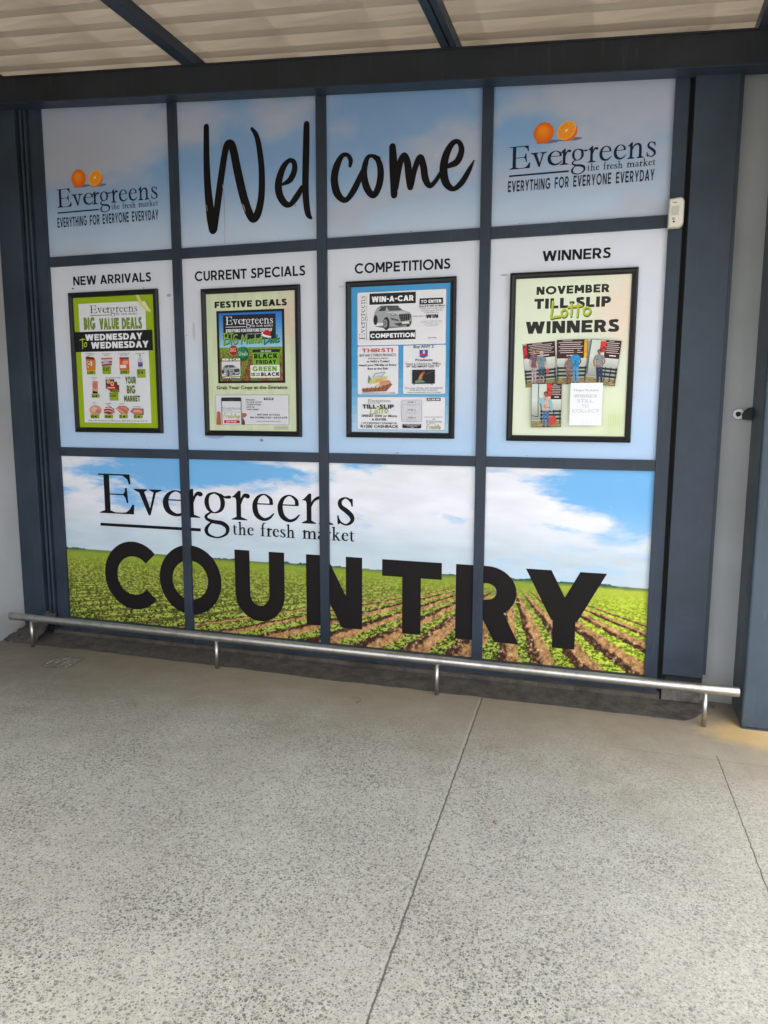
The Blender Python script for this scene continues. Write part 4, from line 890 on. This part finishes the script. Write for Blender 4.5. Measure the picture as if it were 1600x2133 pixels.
def fig(x, yh, yf, skin, hair, top, bot, wd=44, dress=False, longs=True, shoes=(40, 36, 34)):
    H = yf-yh; u = H/7.6
    if dress: a.px([(x-wd*.45, yh+H*.45), (x+wd*.45, yh+H*.45), (x+wd*.55, yh+H*.68), (x-wd*.55, yh+H*.68)], bot, Zm)
    for s_ in (-1, 1):
        c = skin if dress else bot
        a.stroke([(x+s_*wd*.2, yh+H*.5, wd*.40), (x+s_*wd*.22, yh+H*.75, wd*.32), (x+s_*wd*.24, yh+H*.95, wd*.24)], c, Zm)
        if not longs: a.stroke([(x+s_*wd*.23, yh+H*.78, wd*.2), (x+s_*wd*.25, yh+H*.96, wd*.16)], skin, Zm)
        a.oval((x+s_*wd*.28, yf-3), wd*.2, 6, shoes, Zm, 10)
    a.px([(x-wd*.5, yh+H*.19), (x-wd*.2, yh+H*.15), (x+wd*.2, yh+H*.15), (x+wd*.5, yh+H*.19), (x+wd*.44, yh+H*.36), (x+wd*.46, yh+H*.54), (x-wd*.46, yh+H*.54), (x-wd*.44, yh+H*.36)], top, Zm)
    a.stroke([(x-wd*.5, yh+H*.22, wd*.2), (x-wd*.66, yh+H*.36, wd*.17), (x-wd*.58, yh+H*.50, wd*.13)], skin, Zm); a.stroke([(x+wd*.5, yh+H*.22, wd*.2), (x+wd*.64, yh+H*.36, wd*.17), (x+wd*.40, yh+H*.46, wd*.13)], skin, Zm)
    a.stroke([(x-wd*.46, yh+H*.21, wd*.24), (x-wd*.58, yh+H*.30, wd*.22)], top, Zm); a.stroke([(x+wd*.46, yh+H*.21, wd*.24), (x+wd*.57, yh+H*.30, wd*.22)], top, Zm)
    for k in range(26):
        t0 = random.random(); px_ = x+random.uniform(-.40, .40)*wd; py_ = yh+H*(.20+.33*t0); j = random.uniform(.62, 1.28); a.oval((px_, py_), wd*random.uniform(.05, .13), H*random.uniform(.008, .022), tuple(min(255, q_*j) for q_ in top), Zm, 7)
    for k in range(16):
        s_ = random.choice((-1, 1)); py_ = yh+H*random.uniform(.56, .90); j = random.uniform(.6, 1.3); a.oval((x+s_*wd*.22+random.uniform(-.08, .08)*wd, py_), wd*random.uniform(.04, .09), H*random.uniform(.010, .03), tuple(min(255, q_*j) for q_ in (skin if dress and py_ > yh+H*.7 else bot)), Zm, 7)
    a.oval((x, yh+u*.42), u*.44, u*.50, hair, Zm, 14); a.oval((x, yh+u*.62), u*.34, u*.46, skin, Zm, 14); a.rect((x-u*.15, yh+u*.95), (x+u*.15, yh+u*1.25), skin, Zm)
    a.oval((x-u*.12, yh+u*.56), u*.05, u*.035, (40, 30, 28), Zm, 6); a.oval((x+u*.12, yh+u*.56), u*.05, u*.035, (40, 30, 28), Zm, 6); a.stroke([(x-u*.1, yh+u*.82, u*.05), (x+u*.1, yh+u*.82, u*.05)], (140, 70, 60), Zm)
def snap(q, sign, fruit, bench):
    a.px(q, (40, 34, 30), Zm)
    c = np.mean(q, 0); q2 = [tuple(c+(np.array(p)-c)*.982) for p in q]; a.px(q2, (206, 214, 206), Zm)
    L = lambda s_, t_: tuple((np.array(q2[0])*(1-s_)+np.array(q2[1])*s_)*(1-t_)+(np.array(q2[3])*(1-s_)+np.array(q2[2])*s_)*t_)
    Q = lambda s0, t0, s1, t1, cc: a.px([L(s0, t0), L(s1, t0), L(s1, t1), L(s0, t1)], cc, Zm)
    for i in range(10): Q(0, .35+.05*i, 1, .40+.05*i, (212-7*i, 218-7*i, 208-7*i))
    Q(*sign, (62, 26, 28)); Q(sign[0]+(sign[2]-sign[0])*.2, sign[1], sign[0]+(sign[2]-sign[0])*.55, sign[1]+.03, (150, 140, 136))
    for i in range(6):
        s0, t0, s1, t1 = sign; tt = t0+(t1-t0)*(.12+.11*i); sx = s0+(s1-s0)*(.06+.05*(i % 2)); Q(sx, tt, s1-(s1-s0)*(.04+.05*((i+1) % 3)), tt+(t1-t0)*.035, (206, 196, 190))
    Q(sign[0]+(sign[2]-sign[0])*.35, sign[1]+(sign[3]-sign[1])*.82, sign[0]+(sign[2]-sign[0])*.78, sign[1]+(sign[3]-sign[1])*.88, (226, 220, 214))
    Q(*fruit)
    Q(0, .86, 1, 1, (150, 132, 90))
    for i in range(14): s0 = random.random()*.9; t0 = .87+random.random()*.10; Q(s0, t0, s0+.1, t0+.02, random.choice([(126, 108, 72), (172, 156, 112), (104, 90, 64)]))
    for i in range(5): s0 = fruit[0]+(fruit[2]-fruit[0])*random.random()*.6; t0 = fruit[1]+(fruit[3]-fruit[1])*random.random()*.8; Q(s0, t0, s0+(fruit[2]-fruit[0])*.35, t0+.05, tuple(min(255, q_*random.choice((.6, 1.3))) for q_ in fruit[4]))
    b0, b1 = bench
    for t0 in (.62, .70, .79): Q(b0, t0, b1, t0+.045, (36, 44, 46))
    for s0 in np.linspace(b0+.02, b1-.05, 4): Q(s0, .6, s0+.03, .93, (36, 44, 46))
snap([(234, 1052), (562, 1018), (580, 1462), (266, 1490)], (.12, 0, 1, .35), (0, .02, .12, .34, (186, 44, 40)), (0, 1))
fig(352, 1104, 1448, (190, 130, 104), (60, 40, 34), (120, 90, 106), (190, 160, 176), 62, shoes=(190, 150, 130)); fig(428, 1122, 1450, (206, 160, 136), (196, 190, 180), (110, 140, 150), (62, 76, 96), 74, longs=False); a.oval((490, 1322), 18, 26, (206, 70, 84), Zm)
snap([(584, 1010), (896, 1000), (876, 1452), (580, 1456)], (0, 0, .90, .42), (.90, 0, 1, .42, (226, 170, 40)), (0, 1))
fig(772, 1108, 1440, (84, 52, 40), (36, 28, 26), (36, 140, 200), (90, 150, 190), 78); fig(704, 1170, 1452, (130, 80, 60), (60, 40, 34), (130, 116, 116), (140, 120, 122), 56, dress=True)
snap([(922, 1002), (1238, 1020), (1168, 1478), (862, 1440)], (.50, 0, 1, .40), (.34, .02, .52, .28, (206, 60, 50)), (.40, 1))
a.stroke([(934, 1010, 10), (905, 1200, 8), (886, 1350, 8)], (46, 70, 62), Zm)
fig(1012, 1108, 1436, (150, 96, 70), (40, 34, 32), (140, 142, 146), (42, 58, 84), 84); a.oval((990, 1274), 16, 14, (160, 104, 78), Zm)
snap([(332, 1450), (634, 1450), (626, 1886), (324, 1888)], (.64, .0, 1, .36), (.50, .0, .66, .30, (206, 60, 40)), (.30, 1))
a.stroke([(404, 1456, 8), (398, 1600, 6), (396, 1780, 8)], (46, 60, 62), Zm); a.stroke([(330, 1772, 6), (394, 1784, 8)], (40, 50, 52), Zm)
fig(474, 1532, 1882, (150, 96, 72), (36, 28, 28), (206, 176, 160), (70, 110, 150), 78)
a.px([(440, 1600), (462, 1606), (452, 1700), (436, 1706), (426, 1650), (400, 1640), (398, 1590), (412, 1588), (416, 1612)], (140, 186, 206), Zm); a.px([(498, 1604), (528, 1612), (544, 1660), (540, 1730), (520, 1724), (508, 1660)], (140, 186, 206), Zm)
a.px([(500, 1800), (566, 1770), (584, 1836), (520, 1876)], (196, 70, 56), Zm); a.stroke([(516, 1796, 4), (534, 1764, 4), (552, 1778, 4)], (150, 50, 42), Zm)
a.rect((724, 1444), (1030, 1872), (238, 240, 246), Zm)
T(a, Zm, 'Tshepo Modisane', (750, 1528), (1004, 1524), 20, (120, 120, 128))
for i, (t, x0, x1) in enumerate((('WINNER', 754, 990), ('STILL', 790, 948), ('TO', 834, 906), ('COLLECT', 736, 1004))): T(a, Zm, t, (x0, 1594+i*50), (x1, 1590+i*50), 34, (206, 208, 216), 's', .22)
for i in range(4): a.stroke([(846+i*40, 1800, 3), (850+i*40, 1840, 4), (844+i*40, 1868, 3)], (226, 228, 234), Zm)
for i in range(7): x = 1100+i*22; a.stroke([(x, 1700+random.uniform(-40, 60), 3), (x+8, 1820, 5), (x-4, 1950, 4)], (206, 222, 168), Zm)
a.build('poster_sheet', M_paper, e)

# ================================================================ COLUMN CLADDINGS AND FRAME SIDES
e = empty('clad_column', (-3.63, -.02, 0)); tag(e, 'dark navy flat steel column against the pale side wall, with a scratched narrow ridge', 'column')
obj('face_plate', bbox(-3.728, -3.560, -.045, .043, .0, 3.36, bev=.003), M_navy, e)
bm = bmesh.new(); box(bm, -3.538, -3.5215, -.030, .0435, .0, 3.34, bev=.002); box(bm, -3.5065, -3.4915, -.030, .0435, .0, 3.34, bev=.002); box(bm, -3.5215, -3.5065, -.012, .0435, .0, 3.34)
obj('ridge_channel', bm, M_navy, e); obj('recess_shade', bbox(-3.560, -3.538, .0, .0435, .0, 3.34), M_dark, e); obj('filler_strip', bbox(-3.4915, -3.4742, -.006, .0435, .0, 3.34), M_navy_plain, e)  # groove beside the plate filled near-black in place of its shade
e = empty('clad_column', (.38, -.03, 0)); tag(e, 'flat navy steel column plate with white paint chips, stopping short of the floor', 'column')
obj('face_plate', bbox(.2835, .4745, -.045, -.035, .150, 3.05, bev=.002), M_navy, e)
obj('back_channel', bbox(.300, .4895, -.0345, .0435, .165, 3.05, bev=.002), M_navy_plain, e)
obj('shadow_strip', bbox(.2797, .2995, -.010, .0435, .03, 3.05), M_dark, e)
def concrete(name, c, sc=12):
    m = NT(name); n = m.noise(sc, 8, .7); n2 = m.noise(70, 5, .7); b = m.mix(m.mapr(n, .3, .7), tuple(x*.55 for x in c), tuple(x*1.3 for x in c))
    b = m.mix(m.mapr(n2, .60, .72, 0, .5), b, (.34, .30, .25)); m.bump(m.math('ADD', n2, n), .9, .008); return m.out(b, .8, spec=.35)
M_conc = concrete('stained_concrete', (.17, .16, .145)); M_mort = concrete('dark_dirty_mortar', (.085, .074, .062)); M_rub = concrete('brown_broken_mortar', (.075, .060, .049), 26)
obj('concrete_stub', bbox(.285, .470, -.030, .044, -.02, .104, bev=.006), M_conc, e)

obj('recess_shade', bbox(.300, .4745, -.028, .0435, .1045, .164), M_dark, e)  # dark box fills the void below the plate to paint its shade
# big blue column on the right
e = empty('steel_column', (.85, -.1, 0)); tag(e, 'big glossy blue box column at the right edge, rust marks near its foot', 'column')
def col_mat():
    m = NT('weathered_blue_column'); n1 = m.noise(2.5, 6, .65); n2 = m.noise(80, 3)
    c = m.mix(m.mapr(n1, .35, .7), (.026, .044, .064), (.040, .064, .090))
    st = m.noise(1, 5, .7, vec=m.scalev(m.geo, (50, 50, 4))); c = m.mix(m.math('MULTIPLY', m.mapr(st, .55, .8), .4), c, (.18, .21, .23))
    X, Y, Z = m.xyz()[:3]
    r = m.math('MULTIPLY', m.mapr(m.noise(28, 5, .7), .62, .68), m.mapr(m.math('ABSOLUTE', m.math('SUBTRACT', Z, .56)), .02, .06, 1, 0)); c = m.mix(r, c, (.20, .07, .03))
    r2 = m.math('MULTIPLY', m.mapr(Z, .0, .10, 1, 0), m.mapr(n1, .4, .7)); c = m.mix(m.math('MULTIPLY', r2, .5), c, (.16, .13, .10))
    m.bump(n2, .15, .001); return m.out(c, m.mapr(n1, .3, .7, .34, .5), spec=.5)
M_bigcol = col_mat()
obj('shaft', bbox(.628, 1.03, -.262, .043, .0, 2.985, bev=.012, seg=3), M_bigcol, e)
obj('foot_plate', bbox(.6285, 1.0295, -.266, -.264, .0, .006), M_bigcol, e)

# wall bracket with washer
e = empty('wall_bracket', (.566, .03, 1.473)); tag(e, 'dark strap bracket with a pale round washer fixed between wall and blue column', 'bracket')
bm = bmesh.new(); n = 28; R0, R1 = .0262, .0125
for y0, y1 in ((.030, .040),):
    ring = [[bm.verts.new((.567+r*math.cos(2*math.pi*k/n), y, 1.471+r*math.sin(2*math.pi*k/n))) for k in range(n)] for r, y in ((R1, y1), (R1, y0), (R0*.93, y0), (R0, y0+.002), (R0, y1))]
    for i in range(4):
        for k in range(n): bm.faces.new((ring[i][k], ring[i][(k+1) % n], ring[i+1][(k+1) % n], ring[i+1][k]))
bmesh.ops.recalc_face_normals(bm, faces=bm.faces[:])
obj('washer', bm, NT('zinc_washer').out((.55, .55, .54), .45, metal=.5), e)
bm = bmesh.new(); tube(bm, (.567, .044, 1.471), (.567, .026, 1.471), .0115, 6); obj('bolt_head', bm, M_dark, e)
bm = bmesh.new(); prism(bm, [(.586, 1.446), (.640, 1.440), (.640, 1.507), (.606, 1.500), (.590, 1.488), (.581, 1.470)], .018, .028)
obj('strap', bm, M_beam, e)

# ================================================================ BEAM AND CANOPY
SL = -.0705
def zbeam(x): return 2.992+SL*(x-.583)
def slab_x(bm, x0, x1, y0, y1, h0, h1, bev=0):
    b0 = len(bm.verts)
    pts = [(x0, zbeam(x0)+h0), (x1, zbeam(x1)+h0), (x1, zbeam(x1)+h1), (x0, zbeam(x0)+h1)]
    prism(bm, pts, y0, y1)
    return bm
e = empty('eaves_beam', (-1.6, -.07, 3.1)); tag(e, 'long charcoal steel beam sloping down to the right across the top of the shopfront', 'beam')
bm = bmesh.new(); slab_x(bm, -3.729, 1.35, -.122, -.112, .0, .137); obj('web', bm, M_beam, e)
bm = bmesh.new(); slab_x(bm, -3.729, 1.35, -.130, -.026, -.0065, -.0003); obj('bottom_flange', bm, M_navy_plain, e)
bm = bmesh.new(); slab_x(bm, -3.729, 1.35, -.130, .044, .1373, .145); obj('top_flange', bm, M_beam, e)
can = empty('canopy_roof', (-1.3, -1.6, 3.3)); tag(can, 'canopy of beige corrugated sheeting carried on dark steel purlins', 'canopy')
YC = -4.5
def soffit():
    m = NT('beige_corrugated_sheet'); n = m.noise(4, 6, .7, vec=m.scalev(m.geo, (.3, 2.2, 1))); n2 = m.noise(2, 4)
    c = m.mix(m.mapr(n, .35, .7), (.27, .24, .198), (.305, .272, .226)); c = m.mix(m.math('MULTIPLY', m.mapr(n2, .5, .75), .3), c, (.21, .18, .145)); return m.out(c, .55, spec=.4)
# trapezoid ribs running down the slope
prof = []; y = .043; pitch = .19
while y > YC:
    prof += [(y, 0), (y-.090, 0), (y-.116, .020), (y-.144, .020), (y-.170, 0)]; y -= pitch
bm = bmesh.new(); nseg = 10
xs = np.linspace(-3.729, 1.35, nseg+1); rows = [[bm.verts.new((x, yy, zbeam(x)+.205+hh)) for yy, hh in prof] for x in xs]
for i in range(nseg):
    for k in range(len(prof)-1): bm.faces.new((rows[i][k], rows[i][k+1], rows[i+1][k+1], rows[i+1][k]))
top = bmesh.ops.solidify(bm, geom=bm.faces[:], thickness=.0012)
obj('corrugated_sheet', bm, soffit(), can)
def purlin(x0, x1, lip=True):
    bm = bmesh.new(); zb0 = lambda x: zbeam(x)+.147; zt = lambda x: zbeam(x)+.2035
    # lipped channel: bottom flange, web, lip
    y0, y1 = YC+.02, .042
    prism(bm, [(x0, zb0(x0)), (x1, zb0(x1)), (x1, zb0(x1)+.004), (x0, zb0(x0)+.004)], y0, y1)
    b2 = bmesh.new()
    return bm
def purlin_parts(x0, x1):
    y0, y1 = YC+.02, .042; zb0 = lambda x: zbeam(x)+.1465; zt = lambda x: zbeam(x)+.2035
    bm = bmesh.new(); t = .004
    P = [(x0, zb0(x0)), (x1, zb0(x1)), (x1, zt(x1)), (x1-t, zt(x1-t)), (x1-t, zb0(x1)+t), (x0+t, zb0(x0)+t), (x0+t, zt(x0+t)-.001), (x0, zt(x0)-.001)]
    prism(bm, P, y0, y1); obj('purlin', bm, M_navy_plain, can)
purlin_parts(-2.345, -2.268); purlin_parts(-.897, -.858)
purlin_parts(-.848, -.818)
purlin_parts(.520, .640); purlin_parts(-3.72, -3.66)
bm = bmesh.new()
slab_x(bm, -3.729, 1.35, YC-.07, YC-.01, .08, .24); obj('fascia', bm, M_navy_plain, can)

# ================================================================ RAIL
e = empty('bumper_rail', (-1.5, -.295, 0)); tag(e, 'low brushed steel trolley rail on four short posts in front of the shopfront', 'rail')
bm = bmesh.new(); RR = .0235
for k, (xa, xb) in enumerate(((-3.600, .606),)):
    tube(bm, (xa+.003, -.295, .188), (xb-.003, -.295, .188), RR, 36, cap=False)
    for xx, s_ in ((xa, 1), (xb, -1)):
        tube(bm, (xx, -.295, .188), (xx+s_*.003, -.295, .188), RR-.002, 36, r1=RR, cap=False)
        tube(bm, (xx, -.295, .188), (xx+s_*.002, -.295, .188), RR-.002, 36, r1=RR-.002)
obj('top_tube', bm, M_steel, e)
for px_ in (-3.441, -2.138, -.838, .462):
    bm = bmesh.new(); tube(bm, (px_, -.295, .004), (px_, -.295, .167), .0112, 20); p = obj('post', bm, M_steel, e)
    bm = bmesh.new(); tube(bm, (px_, -.295, .0), (px_, -.295, .0035), .026, 24); tube(bm, (px_, -.295, .0035), (px_, -.295, .006), .024, 24, r1=.014)
    obj('base_flange', bm, M_steel, p)

# ================================================================ MOTION SENSOR
sx, sz = .228, 2.408
e = empty('motion_sensor', (sx, -.021, sz)); tag(e, 'cream plastic motion sensor mounted on the top right mullion', 'sensor')
def rbody(bm, x0, x1, z0, z1, yb, depth, r=.02, n=6):
    # plan: rounded on the right side and top, straight elsewhere
    pts = []
    for cx, cz, rr, a0 in ((x1-r*1.1, z0+r*1.3, r*1.1, -90), (x1-r, z1-r, r, 0), (x0+.006, z1-.006, .006, 90), (x0+.004, z0+.004, .004, 180)):
        for k in range(n+1):
            t = rad(a0+90*k/n); pts.append((cx+rr*math.cos(t), cz+rr*math.sin(t)*(1.2 if rr > .01 else 1)))
    cxm, czm = (x0+x1)/2-.008, (z0+z1)/2
    lay = [(1, 0), (1, -depth*.45), (.96, -depth*.75), (.86, -depth*.95), (.70, -depth)]
    L = [[bm.verts.new((cxm+(x-cxm)*k, yb+y, czm+(z-czm)*(1-(1-k)*.55))) for x, z in pts] for k, y in lay]
    for i in range(len(L)-1):
        for k in range(len(pts)):
            f = bm.faces.new((L[i][k], L[i][(k+1) % len(pts)], L[i+1][(k+1) % len(pts)], L[i+1][k])); f.smooth = True
    bm.faces.new(L[-1]); bm.faces.new(L[0][::-1]); bmesh.ops.recalc_face_normals(bm, faces=bm.faces[:]); return bm
obj('housing', rbody(bmesh.new(), sx-.034, sx+.036, sz-.066, sz+.068, -.0205, .040), M_cream, e)
lens = NT('milky_lens').out((.50, .50, .44), .3)
obj('lens_window', bbox(sx-.021, sx+.012, -.0625, -.0600, sz-.012, sz+.030, bev=.001), lens, e)
obj('slot', bbox(sx-.017, sx+.002, -.0608, -.0600, sz+.045, sz+.048), M_dark, e)
obj('light_pipe', bbox(sx-.016, sx-.004, -.0620, -.0600, sz-.032, sz-.021, bev=.0008), NT('grey_window').out((.30, .31, .28), .3), e)
bm = bmesh.new(); tube(bm, (sx-.008, -.0600, sz-.040), (sx-.008, -.0618, sz-.040), .0048, 16); obj('sounder_hole', bm, M_dark, e)

# ================================================================ KERB, RUBBLE, DRAIN, LEAF
def grid(name, fx, nx, ny, mat, parent=None):
    bm = bmesh.new(); V = [[bm.verts.new(fx(i/nx, j/ny)) for j in range(ny+1)] for i in range(nx+1)]
    for i in range(nx):
        for j in range(ny): f = bm.faces.new((V[i][j], V[i+1][j], V[i+1][j+1], V[i][j+1]))
    bmesh.ops.recalc_face_normals(bm, faces=bm.faces[:]); return obj(name, bm, mat, parent)
def N1(x, y, s): return float(fbm(np.array([x]), np.array([y]), 4, s)[0])-.5
def kerbf(s_, t_):
    x = -3.62+s_*(4.16); edge = -.268+.020*N1(x*9, 0, 3)+.03*N1(x*2, 1, 5)
    if x > .36: edge = min(edge+((x-.36)/.12)**2*.16, -.052)
    y = edge+(-.046-edge)*t_; z = .0015+.016*min(1, t_*1.15)**1.5+.006*N1(x*30, y*30, 8)*min(1, t_*3)
    if t_ == 0: z = -.004
    return (x, y, z)
k = grid('kerb', kerbf, 420, 12, M_mort); tag(k, 'dark dirty mortar strip along the foot of the shopfront', 'kerb', kind='structure')
def plf(s_, t_):
    x = -3.49+s_*3.765; n = N1(x*14, t_*3, 12)
    if t_ <= .6: return (x, -.050+.006*n-.004*(1-t_), .010+.050*t_)
    return (x, -.050+.006*n+(t_-.6)*.16, .040+.004*n)
k = grid('plinth', plf, 420, 10, M_mort); tag(k, 'rough dark plinth edge under the bottom rail of the shopfront', 'plinth', kind='structure')
def rubf(s_, t_):
    x = -3.726+s_*.245; y = -.265+t_*.235
    h = .140*(min(1, t_*1.05)**1.3)*(min(1, max(0, s_*1.5-.10))**.8)+.05*t_*(1-s_)
    h += .030*N1(x*38, y*38, 21)+.012*N1(x*120, y*120, 22); e_ = min(1, min(t_*6, 1))
    return (x+.008*N1(x*50, y*50, 25), y, max(-.003, h*e_-.002))
k = grid('mortar_rubble', rubf, 60, 50, M_rub); tag(k, 'rough brown heap of broken mortar in the left corner behind the rail end', 'rubble')
# broken square patch in the floor
dp = empty('floor_patch', (-3.06, -.475, 0), (0, 0, rad(8))); tag(dp, 'small broken square patch set into the floor near the left rail post', 'floor patch')
M_patch = concrete('pale_broken_patch', (.22, .195, .155), 40); M_bed = concrete('patch_bed_mortar', (.15, .13, .105), 30)
bm = bmesh.new()
for i in range(7):
    x = -.085+i*.024; L_ = .155
    for j in range(5):
        y0 = -L_/2+j*L_/5+random.uniform(-.004, .004); y1 = y0+L_/5-.003
        h = random.uniform(.002, .009); a_ = random.uniform(-.004, .004)
        vv = [bm.verts.new(q) for q in ((x+a_, y0, 0), (x+.018+a_, y0+a_, 0), (x+.018, y1, 0), (x, y1, 0), (x+a_+.003, y0+.003, h), (x+.015+a_, y0+.003, h*.8), (x+.015, y1-.003, h), (x+.003, y1-.003, h*.7))]
        for q in ((4,5,6,7),(0,1,5,4),(1,2,6,5),(2,3,7,6),(3,0,4,7)): bm.faces.new([vv[i_] for i_ in q])
o = bpy.data.objects.new('broken_ridges', bpy.data.meshes.new('broken_ridges')); bm.to_mesh(o.data); bm.free(); o.data.materials.append(M_patch); col.objects.link(o); o.parent = dp
o = bpy.data.objects.new('patch_bed', bpy.data.meshes.new('patch_bed')); bm = bmesh.new()
vv = [bm.verts.new((x+random.uniform(-.004, .004), y+random.uniform(-.004, .004), .0012)) for x, y in ((-.095, -.085), (0, -.09), (.09, -.086), (.094, 0), (.09, .086), (0, .088), (-.094, .084), (-.098, 0))]; bm.faces.new(vv); bm.to_mesh(o.data); bm.free(); o.data.materials.append(M_bed); col.objects.link(o); o.parent = dp
# little red-brown leaf
lx, ly = -.359, -3.95+2.531
bm = bmesh.new(); M_leaf = NT('red_dry_leaf').out((.34, .075, .03), .6)
for (cx, cy, L_, W_, an) in ((0, 0, .020, .009, 20), (.006, -.010, .014, .007, -50), (-.004, .006, .010, .005, 130)):
    pts = [(-.5, 0, 0), (-.2, .45, .12), (.2, .4, .2), (.5, 0, .05), (.2, -.4, .18), (-.2, -.45, .1)]; t = rad(an)
    bm.faces.new([bm.verts.new((lx+cx+(x*L_)*math.cos(t)-(y*W_)*math.sin(t), ly+cy+(x*L_)*math.sin(t)+(y*W_)*math.cos(t), .002+z*.012)) for x, y, z in pts])
k = obj('fallen_leaf', bm, M_leaf); tag(k, 'tiny red scrap of dry leaf on the speckled pavement right of the long joint', 'leaf')
# bent bit of wire / scuff
bm = bmesh.new(); q = catmull([(-.01, 0, 0), (.02, .012, 0), (.045, -.006, 0), (.05, -.035, 0), (.035, -.05, 0)], 5)
g0 = at(735, 1455, 0); d_ = np.array([(735-800)/F, (1455-1066.5)/F, 1.0]) @ RM; g0 = EYE+(-1.5/d_[2])*d_
for i in range(len(q)-1): tube(bm, (g0[0]+q[i][0], g0[1]+q[i][1], .003), (g0[0]+q[i+1][0], g0[1]+q[i+1][1], .003), .0015, 8)
k = obj('bent_wire', bm, NT('rusty_wire').out((.16, .125, .085), .7)); tag(k, 'short hooked scrap of dark wire lying on the floor in front of the rail', 'wire')
